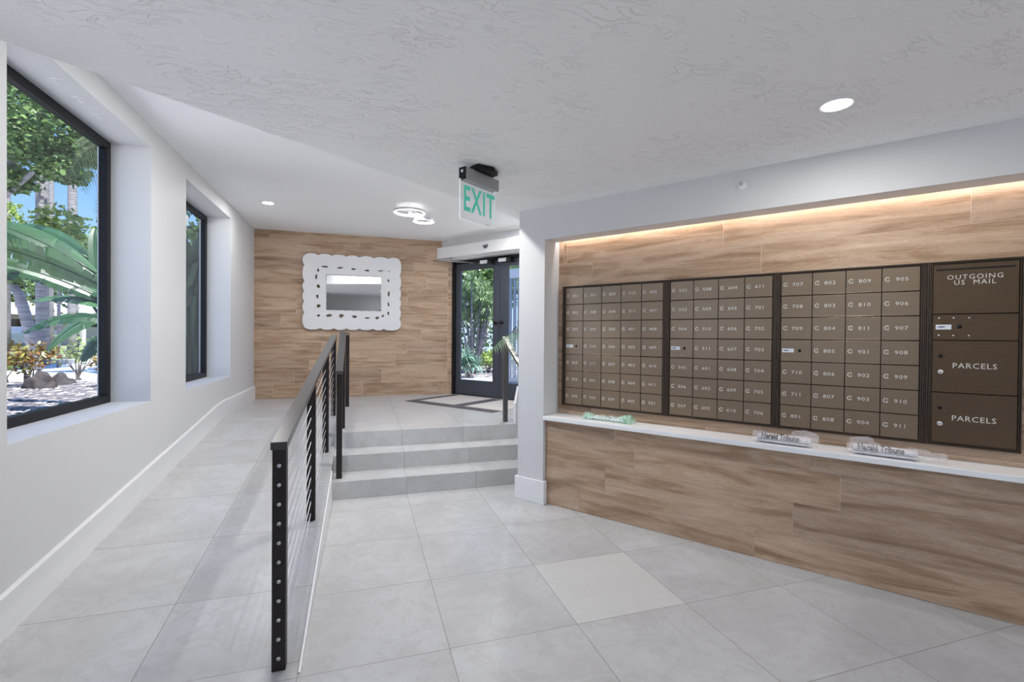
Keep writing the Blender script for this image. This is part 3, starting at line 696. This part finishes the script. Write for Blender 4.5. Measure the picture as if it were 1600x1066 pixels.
mb = MB(); mb.lathe([(0, 0), (.030, 0), (.030, .004), (.020, .008), (.014, .018), (.0, .018)], 24, Matrix.Rotation(PI/2, 4, 'X')); mb.obj('escutcheon', trim_m, t)
mb = MB(); mb.lathe([(0, .018), (.006, .018), (.006, .030), (.012, .031), (.012, .034), (0, .034)], 12, Matrix.Rotation(PI/2, 4, 'X')); mb.obj('deflector', steel_m, t)
t = thing('ceiling_sprinkler', 'flat round white sprinkler plate on the high ceiling in front of the doors', 'sprinkler', (1.60, 6.20, ZH))
MB().lathe([(0, -.012), (.045, -.012), (.05, 0), (0, 0)], 24).obj('plate', trim_m, t); MB().lathe([(0, -.03), (.012, -.03), (.012, -.012)], 12).obj('head', black_m, t)
for i, (v, lab) in enumerate(((3.13, 'small white hook under the near window head, nearest the viewer'), (3.34, 'small white hook under the near window head, middle one of three'), (3.55, 'small white hook under the near window head, farthest from the viewer'))):
    t = thing('ceiling_hook', lab, 'hook', (-1.555, v, 2.712))
    mb = MB(); mb.box(-.032, .032, -.006, .006, -.004, -.0005); mb.tube([(0, 0, -.002), (0, 0, -.02), (.008, .0, -.032), (.018, 0, -.026)], .003, 6); mb.obj('bracket', trim_m, t)
t = thing('entrance_mat', 'beige two panel mat with charcoal border in front of the glass doors', 'mat', mp(0, 4.415, ZL), RM)
e0, e1 = -5.19, -3.60; Dm = .985
mb = MB()
for x0_, x1_, y0_, y1_ in ((e0, e1, 0, .16), (e0, e0 + .115, .16, Dm), (-4.40, -4.22, .16, Dm)): mb.box(x0_, x1_, y0_, y1_, .0005, .006)
mb.obj('border', matd_m, t)
MB().box(e0 + .116, -4.401, .161, Dm, .0005, .005).obj('panel', matl_m, t); MB().box(-4.219, e1, .161, Dm, .0005, .005).obj('panel', matl_m, t)
# ================================================================== PAPERS AND BAG ON THE LEDGE
def crumpled(name, parent, m, Lx, ry, rz, seed, amp_, x0=0, prof=None, seg=22, n=30, flat=True):
    mb = MB(); r = Vector((seed * 3.1, seed * 1.7, 0))
    for i in range(n + 1):
        f = i / n; k = prof(f) if prof else 1
        for j in range(seg):
            an = 2 * PI * j / seg; c, s_ = math.cos(an), math.sin(an)
            p = Vector((x0 + Lx * f, ry * k * c, rz * k * s_)); d = noise.noise(p * 28 + r) * amp_ + noise.noise(p * 70 + r) * amp_ * .4
            p += Vector((d * .5, c * d, s_ * d)); 
            p.z = max(p.z + rz, .0008 if flat else -1); mb.v.append(tuple(p))
    for i in range(n):
        for j in range(seg): mb.face((i*seg+j, i*seg+(j+1) % seg, (i+1)*seg+(j+1) % seg, (i+1)*seg+j), sm=True)
    return mb.obj(name, m, parent)
def newspaper(p0, lab, seed, ln, tail):
    t = thing('newspaper', lab, 'newspaper', p0, RM)
    mb = MB(); n = 20
    for i in range(2):
        for j in range(n):
            an = 2 * PI * j / n; c, s_ = math.cos(an), math.sin(an)
            mb.v.append((i * ln, math.copysign(abs(c) ** .8, c) * .042, .0275 + math.copysign(abs(s_) ** .75, s_) * .025))
    for j in range(n): mb.face((j, (j+1) % n, n+(j+1) % n, n+j), sm=True)
    mb.face(list(range(n))[::-1]); mb.face(list(range(n, 2*n))); b = mb.obj('paper_roll', paper_m, t)
    text('Herald Tribune', .052, (ln * .44, -.0372, .0455), b, ink_m, 'masthead', (math.radians(50), 0, 0), .66, .0003, .0009, .95)
    MB().box(-.0005, ln * .97, -.0435, -.0425, .0245, .0262).obj('fold_line', ink_m, b)
    crumpled('plastic_sleeve', t, film_m, ln + .05 + tail, .050, .032, seed, .009, -.03, lambda f: .9 + .25 * math.sin(f * 9 + seed) * .3 if f < ln / (ln + .05 + tail) else 1.05 - .5 * (f - ln/(ln+.05+tail)) * 3)
    crumpled('sleeve_flap', t, film_m, .14, .010, .045, seed + 3, .008, ln - .10 if seed == 2 else -.02, lambda f: .35 + .65 * math.sin(PI * min(1, f * .9 + .1))).location = (0, .03, .004)
    return t
newspaper(mp(.540, 3.300, .7225), 'folded newspaper in clear plastic on the ledge, left of two', 2, .275, .02)
newspaper(mp(.060, 3.300, .7225), 'folded newspaper in clear plastic on the ledge, right of two, longer loose sleeve end', 5, .275, .10)
t = thing('plastic_bag', 'crumpled pale green plastic bag roll on the ledge under the 300s mailboxes', 'bag', mp(1.768, 3.352, .7225), RM)
crumpled('bag_roll', t, m_film('whitish plastic roll', (.72, .84, .80), .75), .30, .040, .017, 9, .012, .02)
crumpled('bag_end', t, green_m, .09, .045, .026, 4, .022, .285, lambda f: .75 + .5 * f); crumpled('bag_end', t, green_m, .08, .042, .022, 14, .022, -.02, lambda f: 1.1 - .3 * f)
# ================================================================== PLANTS: builders
def frond(mb, base, tip, sag, nl, ll, lw, r, droop=.35, up=Vector((0, 0, 1)), start=.18):
    base, tip = Vector(base), Vector(tip); pts = []
    for i in range(nl + 1):
        f = i / nl; p = base.lerp(tip, f); p.z += sag * 4 * f * (1 - f); pts.append(p)
    mb.tube(pts[::max(1, nl // 10)] + [pts[-1]], [.008 * (1 - .7 * i / 11) for i in range(len(pts[::max(1, nl // 10)]) + 1)], 5)
    for i in range(int(nl * start), nl):
        t_ = (pts[i+1] - pts[i]).normalized(); sd_ = t_.cross(up).normalized(); f = i / nl
        l_ = ll * (math.sin(PI * (.12 + .85 * f)) ** .6)
        for sg in (-1, 1):
            d = (sd_ * sg + t_ * (.55 + r.uniform(-.1, .2)) - up * (droop + r.uniform(0, .3))).normalized()
            a = pts[i]; w_ = t_ * lw; m_ = a + d * l_ * .55; e_ = a + d * l_ - up * l_ * .22
            v = r.uniform(.05, 1); mb.quad(a - w_, a + w_, m_ + w_ * .8, m_ - w_ * .8, v); n = len(mb.v)
            mb.v += [tuple(m_ - w_ * .8), tuple(m_ + w_ * .8), tuple(e_)]; mb.face((n, n+1, n+2), v)
def leafcloud(mb, c, rad, n, size, r, asp=.5, shell=.55):
    c = Vector(c); rad = Vector(rad)
    for _ in range(n):
        d = Vector((r.gauss(0, 1), r.gauss(0, 1), r.gauss(0, 1))).normalized() * (shell + (1 - shell) * r.random())
        p = c + Vector((d.x * rad.x, d.y * rad.y, d.z * rad.z)) * (1 + .35 * noise.noise(d * 2.3 + c))
        a = Vector((r.gauss(0, 1), r.gauss(0, 1), r.gauss(0, .6))).normalized(); nrm = (d + Vector((r.gauss(0, .6), r.gauss(0, .6), r.gauss(.5, .6)))).normalized()
        b = nrm.cross(a); b = b.normalized() if b.length > .01 else a.orthogonal(); s_ = size * r.uniform(.6, 1.3)
        mb.quad(p - a * s_, p - b * s_ * asp, p + a * s_, p + b * s_ * asp, r.uniform(.02, 1) ** 1.3)
def paddle(mb, base, tip, width, sag, r, side=None, tears=7, curl=.25, v=None, up=Vector((0, 0, 1))):
    """big torn banana-like blade: base, tip, half width"""
    base, tip = Vector(base), Vector(tip); n = 28; cen = []
    for i in range(n + 1):
        f = i / n; p = base.lerp(tip, f); p.z += sag * 4 * f * (1 - f); cen.append(p)
    ax = (tip - base).normalized(); sd_ = side.normalized() if side else ax.cross(up).normalized(); nm = sd_.cross(ax).normalized()
    mb.tube(cen[::4], [.016 * (1 - .8 * i / 7) for i in range(len(cen[::4]))], 6)
    v = r.uniform(.1, 1) if v is None else v
    cuts = sorted(r.sample(range(3, n - 2), tears))
    for sg in (-1, 1):
        seg0 = 0
        for c_ in cuts + [n]:
            k = r.uniform(-.14, .14); sh = r.uniform(-.05, .12); vv = min(1, max(.03, v + r.uniform(-.25, .25)))
            for i in range(seg0, c_):
                row = []
                for j in (i, i + 1):
                    f = j / n; wd_ = width * (math.sin(PI * min(1, f * .94 + .05)) ** .62)
                    if j == c_ and c_ != n: wd_ *= .93
                    pts = []
                    for q_ in (0, .5, 1): pts.append(cen[j] + sd_ * sg * wd_ * q_ + nm * (curl * wd_ * (q_ - q_ * q_ * 1.5) * 1.2 + k * wd_ * q_) + ax * wd_ * (.35 + sh) * q_)
                    row.append(pts)
                for q_ in (0, 1): mb.quad(row[0][q_], row[1][q_], row[1][q_+1], row[0][q_+1], vv, sm=True)
            seg0 = c_
def bush(name, label, base, rad, n, size, m, seed, stems=6, group=None, cat='shrub', asp=.5, loose=.3):
    r = random.Random(seed); t = thing(name, label, cat, base, 0, group); mb = MB()
    st = MB(); tops = []
    for k in range(stems):
        an = 2 * PI * k / stems + r.random(); q = Vector((math.cos(an) * rad[0] * r.uniform(.2, .8), math.sin(an) * rad[1] * r.uniform(.2, .8), rad[2] * r.uniform(.9, 1.6)))
        st.tube([(r.uniform(-.05, .05), r.uniform(-.05, .05), 0), (q.x * .4 + r.uniform(-.05, .05), q.y * .4, q.z * .5), tuple(q)], [.016, .011, .005], 5); tops.append(q)
    for q in tops: leafcloud(mb, q, [x * .55 for x in rad], n // stems, size, r, asp, loose)
    mb.obj('foliage', m, t); st.obj('stems', wood_stem_m, t); return t
# ================================================================== POTTED PALM by the steps, pot behind the pillar
t = thing('potted_palm', 'potted palm with dark arching fronds behind the right step handrail', 'plant', (1.93, 5.02, ZL + .001))
mb = MB(); mb.lathe([(0, 0), (.12, 0), (.16, .32), (.165, .34), (.145, .34), (.14, .30), (0, .29)], 28); mb.obj('pot', pot_m, t)
mb = MB(); mb.lathe([(0, .291), (.139, .301), (.139, .31), (0, .312)], 20); mb.obj('soil', soil_m, t)
r = random.Random(12); mb = MB(); mb2 = MB()
L0 = Vector((1.93, 5.02, ZL)); cr = Vector((0, 0, .85))
for x, y, d in ((806, 512, 4.95), (815, 498, 5.0), (822, 522, 4.9), (798, 520, 5.1), (840, 480, 5.2), (850, 500, 4.8)):
    frond(mb, cr, site(x, y, d) - L0, .10, 20, .16, .006, r, .3)
    for _ in range(1): mb.tube([(0, 0, .30), tuple(cr)], .01, 6)
frond(mb2, cr + Vector((-.03, 0, 0)), site(770, 545, 4.72) - L0, .13, 30, .22, .0055, r, .75, start=.3)
mb.obj('fronds', leaf_housed, t); o = mb2.obj('long_frond', leaf_house, t); o['label'] = 'pale green frond drooping over the handrail post'
# palm and picture on the back wall (seen in the mirror)
t = thing('floor_palm', 'potted palm reflected in the mirror on the far wall', 'plant', (.62, -3.45, .001))
mb = MB(); mb.lathe([(0, 0), (.15, 0), (.2, .4), (.17, .4), (.165, .36), (0, .35)], 24); mb.obj('pot', pot_m, t)
mb = MB()
for k in range(11):
    an = k * 2.4; l_ = r.uniform(.35, .6); frond(mb, (0, 0, .7), (math.cos(an) * l_, math.sin(an) * l_ * .6, 1.35 + r.uniform(-.1, .4)), .12, 18, .18, .007, r, .3)
mb.tube([(0, 0, .35), (0, 0, .72)], .02); mb.obj('fronds', leaf_housed, t)
t = thing('framed_picture', 'black framed picture reflected in the mirror behind the palm', 'picture', (.80, -3.995, 1.60))
MB().box(-.20, .20, 0, .02, -.28, .28).obj('frame', black_m, t); MB().box(-.17, .17, .0205, .022, -.25, .25).obj('print', label_m, t)
# ================================================================== OUTSIDE
ZG = .36
mb = MB(); mb.box(-60, UL - .325, -20, 12.2, ZG - .5, ZG); o = mb.obj('ground_mulch', mulch_m); struct(o)
MB().box(-14, UL - .33, -12, 4.6, ZG - .3, ZG + .005).obj('ground_added_terrace', conc_m)['kind'] = 'structure'  # pale concrete added out of view to bounce sunlight onto the ceiling
mb = MB(); mb.box(-60, UL - .33, 12.2, 19.5, ZG - .5, ZG - .01); struct(mb.obj('ground_road', road_m))
mb = MB(); mb.box(-60, 8, 19.5, 110, ZG - .5, ZG + .02); struct(mb.obj('ground_verge', grass_m))
mb = MB(); mb.box(-60, UL - .33, 19.3, 19.5, ZG - .1, ZG + .14); struct(mb.obj('trim_kerb', conc_m))
mb = MB(); mb.prism([tuple((WD*7.3 + WN*(DN + .13))[:2]), tuple((WD*-1 + WN*(DN + .13))[:2]), tuple((WD*-1 + WN*8.2)[:2]), tuple((WD*7.3 + WN*8.2)[:2])], .2, ZL - .005); struct(mb.obj('ground_walk', conc_m))
mb = MB(); mb.prism([tuple((WD*9 + WN*8.2)[:2]), tuple((WD*-3 + WN*8.2)[:2]), tuple((WD*-3 + WN*30)[:2]), tuple((WD*9 + WN*30)[:2])], .2, ZL - .02); struct(mb.obj('ground_bed', mulch_m))
# drift of pale stones and chips in the mulch
r = random.Random(31); mb = MB()
for _ in range(1500):
    q = Vector((r.uniform(-9, -2.4), r.uniform(5.2, 12.0), ZG)); s_ = r.uniform(.02, .07)
    mb.quad(q + Vector((-s_, -s_*.5, .002)), q + Vector((s_, -s_*.7, .012)), q + Vector((s_*.8, s_*.6, .02)), q + Vector((-s_*.6, s_*.6, .012)), r.uniform(.1, 1))
tag(mb.obj('fallen_leaves', m_leaf('dry leaf litter', (.20, .17, .16), (.70, .66, .66), .7, 0)), 'pale dry leaf litter scattered over the mulch outside the near window', 'leaf litter', kind='stuff')
# stumps / dark stones by the shrubs
for (x, y, d, sx, sy, sz, lab) in ((63, 617, 8.6, .26, .16, .20, 'dark lumpy stone under the croton shrub outside the near window'), (95, 607, 9.3, .22, .14, .14, 'low dark stone right of the croton shrub outside the near window')):
    p = site(x, y, d); p.z = ZG; r = random.Random(x); mb = MB(); seg = 14
    for i in range(9):
        th = PI / 2 * i / 8
        for j in range(seg):
            an = 2 * PI * j / seg; v = Vector((math.cos(an) * math.cos(th), math.sin(an) * math.cos(th), math.sin(th))); k = 1 + .35 * noise.noise(v * 2 + p)
            mb.v.append((v.x * sx * k, v.y * sy * k, v.z * sz * 1.5 * k + .0))
    for i in range(8):
        for j in range(seg): mb.face((i*seg+j, i*seg+(j+1) % seg, (i+1)*seg+(j+1) % seg, (i+1)*seg+j), sm=True)
    o = mb.obj('garden_stone', rock_m); o.location = (p.x, p.y, ZG - .01); tag(o, lab, 'stone')
# croton shrubs and thin stems
def gp(x, d): p = site(x, 600, d); return (p.x, p.y, ZG)
bush('croton_shrub', 'red and yellow leaved croton shrub outside the near window, over the dark stone', gp(45, 8.9), (.42, .40, .42), 420, .055, leaf_croton, 5, 7)
bush('croton_shrub', 'lime leaved low shrub at the left edge of the near window view', gp(8, 9.4), (.32, .3, .38), 240, .06, leaf_lime, 6, 5)
bush('croton_shrub', 'sparse green shrub of thin pale stems right of the croton', gp(122, 10.2), (.45, .35, .52), 130, .06, leaf_lime, 8, 9)
bush('croton_shrub', 'bronze tinted shrub at the right edge of the near window view', gp(172, 9.0), (.30, .3, .42), 200, .055, leaf_croton, 9, 6)
# bird of paradise clump outside window one
pc = site(205, 600, 5.6); pc.z = ZG
t = thing('bird_of_paradise', 'giant bird of paradise with long torn paddle leaves across the near window', 'plant', tuple(pc))
r = random.Random(3); BL = [  # base, tip, half width, sag, tone, tilted to the sun, tears
    ((168, 452), 5.2, (-20, 382), 4.9, .17, .07, .95, 1, 12), ((150, 428), 5.7, (-25, 345), 5.4, .15, .10, .35, 0, 4), ((140, 405), 6.2, (20, 352), 6.4, .15, .08, .15, 0, 5),
    ((170, 472), 5.5, (-25, 408), 5.0, .12, .10, .2, 0, 9), ((158, 446), 6.0, (149, 358), 6.1, .10, .02, .55, 0, 0), ((120, 440), 5.9, (-30, 425), 5.7, .14, .09, .8, 1, 8),
    ((172, 498), 5.0, (38, 520), 4.7, .13, .12, .15, 1, 13), ((174, 490), 5.2, (72, 548), 5.2, .11, .14, .75, 0, 4), ((168, 480), 5.4, (50, 470), 5.5, .09, .10, .9, 1, 9),
    ((180, 470), 5.4, (90, 440), 5.7, .12, .08, .3, 1, 7), ((178, 520), 5.2, (128, 565), 5.0, .10, .10, .3, 0, 5), ((178, 510), 5.2, (100, 500), 5.4, .10, .06, .6, 1, 6), ((176, 436), 6.2, (70, 405), 6.4, .13, .08, .2, 0, 6)]
for (b, bd, tp, td, wdh, sag, val, tilt, tears) in BL:
    mb = MB(); B0 = site(b[0], b[1], bd) - pc; T0 = site(tp[0], tp[1], td) - pc
    ax = (T0 - B0).normalized(); sdv = (RW[2] * .85 + RW[1] * .5); sdv = sdv - ax * sdv.dot(ax)
    if tilt: sdv = (RW[2] * .5 + RW[1] * .85) - 0 * ax; sdv = sdv - ax * sdv.dot(ax)
    if b[1] == 452: sdv = RW[0] - ax * RW[0].dot(ax)
    paddle(mb, B0, T0, wdh, sag * .7, r, sdv, tears, .3, val); o = mb.obj('leaf', leaf_bop, t)
    mb = MB(); mb.tube([(r.uniform(-.15, .15), r.uniform(-.1, .1), 0), (B0.x * .3 + r.uniform(-.03, .03), B0.y * .3, B0.z * .6), tuple(B0)], [.03, .022, .014], 6); mb.obj('stalk', leaf_drac, t)
# clump seen through window two: dense stalks, shade put into their colour
pc = Vector((-2.75, 9.3, ZG))
t = thing('bird_of_paradise', 'tall dense bird of paradise clump filling the far window', 'plant', tuple(pc))
mb = MB(); r = random.Random(17); mbl = MB()
for k in range(34):
    x, y = r.uniform(-.5, .75), r.uniform(-1.3, 1.8); h = r.uniform(1.9, 3.1)
    mb.tube([(x, y, 0), (x + r.uniform(-.06, .06), y + r.uniform(-.06, .06), h * .5), (x + r.uniform(-.25, .2), y + r.uniform(-.25, .2), h)], [.045, .035, .018], 6)
    if k % 2 == 0:
        b = Vector((x, y, h * r.uniform(.35, .8))); paddle(mbl, b, b + Vector((r.uniform(-.5, .5), r.uniform(-.5, .5), r.uniform(.5, 1.1))), .2, .1, r, None, 5, .3, r.uniform(.1, .6))
mb.obj('stalks', leaf_shaded, t); mbl.obj('leaves', leaf_shaded, t)
# trees and palms beyond
def tree(name, lab, base, blobs, n, size, m, seed, trunks, cat='tree'):
    r = random.Random(seed); t = thing(name, lab, cat, base); mb = MB(); b = Vector(base)
    for c, rad in blobs: leafcloud(mb, Vector(c) - b, rad, n, size, r, .6, .45)
    mb.obj('foliage', m, t); st = MB()
    for pts, rad in trunks: st.tube([Vector(p) - b for p in pts], rad, 9)
    st.obj('trunk', bark_m, t); return t
S = site
def g0(x, d): p = S(x, 560, d); return (p.x, p.y, ZG)
bl = [(S(40, 170, 12.5), (1.0, 1.0, .9)), (S(95, 200, 12), (1.1, 1.1, 1.0)), (S(20, 215, 12.5), (.7, .8, .6)), (S(60, 235, 12), (.8, .8, .55)), (S(120, 235, 12.5), (.75, .8, .5)), (S(60, 120, 13), (1.6, 1.2, .8)), (S(130, 180, 13), (.8, .8, .8)), (S(0, 140, 13), (1.0, 1.0, 1.0)), (S(100, 268, 12), (.5, .6, .3)), (S(25, 280, 12.5), (.45, .5, .35)), (S(150, 150, 14), (1, 1, 1)), (S(-60, 180, 13), (1.4, 1.4, 1.2))]
tree('broadleaf_tree', 'leafy tree with dense green crown across the top of the near window', g0(-30, 13), bl, 950, .085, leaf_tree, 21, [((g0(-30, 13), S(-20, 350, 12.8), S(20, 250, 12.5), S(60, 200, 12.3)), [.22, .18, .12, .05]), ((S(-20, 330, 12.8), S(60, 262, 12.2), S(120, 240, 12.4)), [.08, .05, .02])])
for (x, d, rr0, lab, top) in ((66, 15, .16, 'thick ringed palm trunk beyond the road, left one in the near window', 90), (113, 18.5, .145, 'slimmer palm trunk beyond the road, right one in the near window', 120), (80, 22, .10, 'thin dark palm trunk between the two larger ones', 130), (10, 25, .17, 'palm trunk at the left edge of the near window', 130)):
    b = g0(x, d); tp = Vector(b); tp.z = S(x, top, d).z; t = thing('palm_tree', lab, 'palm', b)
    mb = MB(); hh = tp.z - ZG; mb.tube([(0, 0, hh * k / 10) for k in range(11)], [rr0 * (1.15 if k == 0 else 1) * (1 + .02 * (k % 2)) for k in range(11)], 12); mb.obj('trunk', bark_m, t)
    mb = MB(); r = random.Random(x)
    for k in range(12):
        an = k * .53 + r.random() * .3; l_ = 1.7; frond(mb, (0, 0, hh), (math.cos(an) * l_, math.sin(an) * l_, hh + r.uniform(-.6, .7)), .35, 26, .55, .014, r, .4)
    mb.obj('fronds', leaf_palm, t)
b = g0(215, 11); t = thing('palm_tree', 'feathery palm with grey green fronds drooping into the right of the near window', 'palm', b); b = Vector(b)
mb = MB(); r = random.Random(44); top = S(205, 235, 11) - b
mb.tube([(0, 0, 0), (0, 0, top.z)], [.2, .16], 10); mb.obj('trunk', bark_m, t); mb = MB()
for x, y, sg in ((118, 250, .5), (128, 300, .5), (150, 335, .5), (120, 225, .3), (165, 180, .3), (200, 150, .2), (245, 200, .3), (250, 300, .4), (140, 205, .3), (105, 280, .5)):
    frond(mb, top, S(x, y, 11) - b, sg, 34, .50, .013, r, .5, start=.1)
mb.obj('fronds', leaf_palm, t)
tree('lime_shrub', 'tall pale lime shrub below the palm trunks beyond the road', g0(92, 14), [(S(95, 345, 14), (.75, .7, .45)), (S(85, 365, 14), (.6, .6, .4)), (S(105, 375, 14), (.6, .6, .4))], 300, .09, leaf_lime, 51, [((g0(92, 14), S(92, 350, 14)), [.05, .03])], 'shrub')
tree('lime_shrub', 'lime shrub beyond the road at the left edge of the near window', g0(5, 15), [(S(8, 335, 15), (.5, .6, .6)), (S(0, 380, 15), (.6, .6, .9))], 300, .09, leaf_lime, 52, [((g0(5, 15), S(5, 350, 15)), [.05, .03])], 'shrub')
tree('hedge_shrub', 'dark green shrubbery beside the pale roofed house', g0(120, 26), [(S(30, 455, 26), (1.8, 1, .9)), (S(90, 450, 27), (2.0, 1, 1.2)), (S(150, 430, 25), (1.6, 1, 1.5)), (S(160, 395, 24), (1.0, 1, 1.0)), (S(60, 435, 28), (2, 1, 1))], 420, .16, leaf_tree, 53, [((g0(120, 26), S(120, 450, 26)), [.1, .06])], 'shrub')
tree('leaning_tree', 'leaning grey tree trunk in front of the pale roofed house', g0(60, 13), [(S(18, 430, 13), (.4, .4, .3))], 120, .08, leaf_tree, 54, [((g0(58, 13), S(48, 520, 13), S(30, 460, 13), S(12, 430, 13)), [.15, .14, .12, .05])])
tree('broadleaf_tree', 'green tree seen above the dark clump in the far window', (-5.2, 15.5, ZG), [((-4.6, 14.6, 4.6), (1.3, 1.2, 1.2)), ((-3.9, 14.8, 3.7), (.9, .9, .7)), ((-5.6, 15, 3.9), (1.0, .9, .8)), ((-4.6, 15.2, 5.8), (1.5, 1.2, 1.0)), ((-3.2, 15, 5.0), (1.0, 1.2, 1.0))], 700, .10, leaf_tree, 55, [(((-5.2, 15.5, ZG), (-5.0, 15.3, 3), (-4.6, 15, 4.6)), [.16, .12, .06])])
# house, carport and car
hb = S(40, 520, 36); hb.z = ZG; ax_ = YAW + .74
t = thing('house', 'low house with pale lilac roof and open carport beyond the road', 'house', tuple(hb), ax_)
MB().box(-9, 9, 2.5, 8, .03, 2.6).obj('walls', stucco_m, t)
mb = MB(); mb.v += [(-10, -1.5, 2.35), (10, -1.5, 2.35), (10, 9, 2.35), (-10, 9, 2.35), (-10, -1.5, 2.55), (10, -1.5, 2.55), (10, 9, 2.55), (-10, 9, 2.55), (-8, 3.7, 4.0), (8, 3.7, 4.0)]
for q in ((3, 2, 1, 0), (0, 1, 5, 4), (1, 2, 6, 5), (2, 3, 7, 6), (3, 0, 4, 7), (4, 5, 9, 8), (5, 6, 9), (6, 7, 8, 9), (7, 4, 8)): mb.face(q)
mb.obj('roof', roof_m, t)
for x in (-9.5, -3.2, 3.2, 9.5): MB().box(x - .13, x + .13, -1.2, -.94, .03, 2.35).obj('post', stucco_m, t)
MB().box(-2.2, 2.4, 2.44, 2.5, .8, 2.1).obj('window', carglass_m, t)
cb = S(32, 530, 33); t = thing('parked_car', 'silver blue car parked under the carport of the pale roofed house', 'car', (cb.x, cb.y, ZG + .03), ax_ + .1)
mb = MB(); pr_ = [(-2.2, .45), (-2.2, .8), (-1.5, .95), (-.8, 1.0), (-.2, 1.42), (1.1, 1.45), (1.8, 1.05), (2.2, .95), (2.25, .45), (1.9, .28), (-1.9, .28)]
n = len(pr_); 
for yy in (-.85, .85): mb.v += [(x, yy * (.82 if z > 1.1 else 1), z) for x, z in pr_]
mb.face(list(range(n))); mb.face(list(range(n, 2*n))[::-1])
for i in range(n): mb.face((i, (i+1) % n, n+(i+1) % n, n+i)[::-1])
mb.obj('body', carpaint_m, t, .03)
mb = MB()
for sy in (-1, 1): 
    y_ = .79 * sy; mb.v += [(-.62, y_ * 1.07, 1.02), (1.55, y_ * 1.07, 1.05), (1.05, y_ * .95, 1.39), (-.15, y_ * .95, 1.37)]; k = len(mb.v) - 4; mb.face((k, k+1, k+2, k+3))
mb.obj('side_windows', carglass_m, t)
for x in (-1.4, 1.4):
    for y_ in (-.86, .70): MB().tube([(x, y_, .32), (x, y_ + .16, .32)], .32, 18).obj('wheel', tyre_m, t)
# ---- outside the glass doors
t = thing('slatted_screen', 'grey blue screen of upright slats outside the right door', 'screen', mp(5.80, 7.6, ZL), RM)
for k in range(17): MB().box(.0 + k * .11, .055 + k * .11, 0, .04, .11, 2.10).obj('slat', slat_m, t)
MB().box(-.04, 1.9, -.02, .06, 0, .11).obj('bottom_rail', slat_m, t); MB().box(-.04, 1.9, -.02, .06, 2.10, 2.28).obj('top_rail', stucco_m, t)
t = thing('garden_wall', 'pale blue rendered wall behind the shrubs outside the doors', 'wall', mp(6.6, 17, ZL - .02), RM)
MB().box(-4, 12, 0, .25, 0, 2.0).obj('wall_face', bluewall_m, t)
def db(x, d): p = S(x, 560, d); return (p.x, p.y, ZL - .02)
def rosette(name, lab, base, heads, ll, nleaf, m, seed, lw=.018):
    r = random.Random(seed); t = thing(name, lab, 'shrub', base); mb = MB(); st = MB(); b = Vector(base)
    for q in heads:
        h_ = Vector(q) - b; st.tube([(r.uniform(-.12, .12), r.uniform(-.12, .12), 0), (h_.x * .6, h_.y * .6, h_.z * .5), tuple(h_)], [.03, .025, .018], 6)
        for k in range(nleaf):
            an = r.uniform(0, 2 * PI); el = r.uniform(-.3, 1.3); d = Vector((math.cos(an) * math.cos(el), math.sin(an) * math.cos(el), math.sin(el))); sd_ = d.cross(Vector((0, 0, 1))).normalized() * lw
            a = h_; m_ = a + d * ll * .5; e_ = a + d * ll - Vector((0, 0, ll * .25)); v = r.uniform(.03, 1)
            mb.quad(a - sd_ * .5, a + sd_ * .5, m_ + sd_, m_ - sd_, v); n = len(mb.v); mb.v += [tuple(m_ - sd_), tuple(m_ + sd_), tuple(e_)]; mb.face((n, n+1, n+2), v)
    mb.obj('foliage', m, t); st.obj('stems', bark_m, t); return t
r = random.Random(61)
hd = [S(x, y, 12 + r.uniform(-.6, .6)) for x, y in ((726, 455), (735, 470), (745, 448), (752, 468), (762, 480), (730, 490), (742, 488), (757, 500), (768, 470), (722, 500), (737, 440), (750, 510), (768, 495), (728, 470), (760, 455))]
rosette('dracaena_shrub', 'tall dracaena with spiky leaf heads outside the left glass door', db(738, 12), hd, .42, 60, leaf_drac, 62)
rosette('agave_clump', 'low grey green strappy clump at the foot of the dracaena', db(732, 10.6), [S(x, y, 10.6) for x, y in ((724, 572), (733, 568), (743, 573), (728, 560))], .38, 60, m_leaf('strappy leaf', (.08, .20, .14), (.34, .50, .44), .4), 63, .016)
bush('round_shrub', 'rounded pale green shrub right of the dracaena outside the doors', db(764, 12.5), (.42, .42, .30), 900, .045, leaf_lime, 64, 9)
tree('broadleaf_tree', 'tall blue green tree behind the dracaena outside the doors', db(750, 17), [(S(745, 425, 16), (1.4, 1, .8)), (S(770, 440, 17), (1.2, 1, 1)), (S(722, 430, 17), (1, 1, 1)), (S(760, 470, 17), (1, 1, .8)), (S(790, 430, 18), (1.2, 1, 1)), (S(740, 480, 18), (1.4, 1, .8)), (S(730, 520, 19), (1.6, 1, 1.2)), (S(765, 440, 19), (1.6, 1, 1.6))], 800, .09, leaf_tree, 65, [((db(750, 17), S(750, 470, 17), S(745, 430, 17)), [.12, .09, .05])])
r = random.Random(8); mb = MB(); 
for _ in range(500):
    q = mp(r.uniform(3, 10), r.uniform(8.3, 13), ZL - .018); s_ = r.uniform(.02, .07); mb.quad(q + Vector((-s_, -s_*.5, .002)), q + Vector((s_, -s_*.7, .012)), q + Vector((s_*.8, s_*.6, .02)), q + Vector((-s_*.6, s_*.6, .012)), r.uniform(.1, 1))
tag(mb.obj('fallen_leaves', bpy.data.materials['dry leaf litter']), 'pale leaf litter on the planting bed outside the doors', 'leaf litter', kind='stuff')
flush_text()
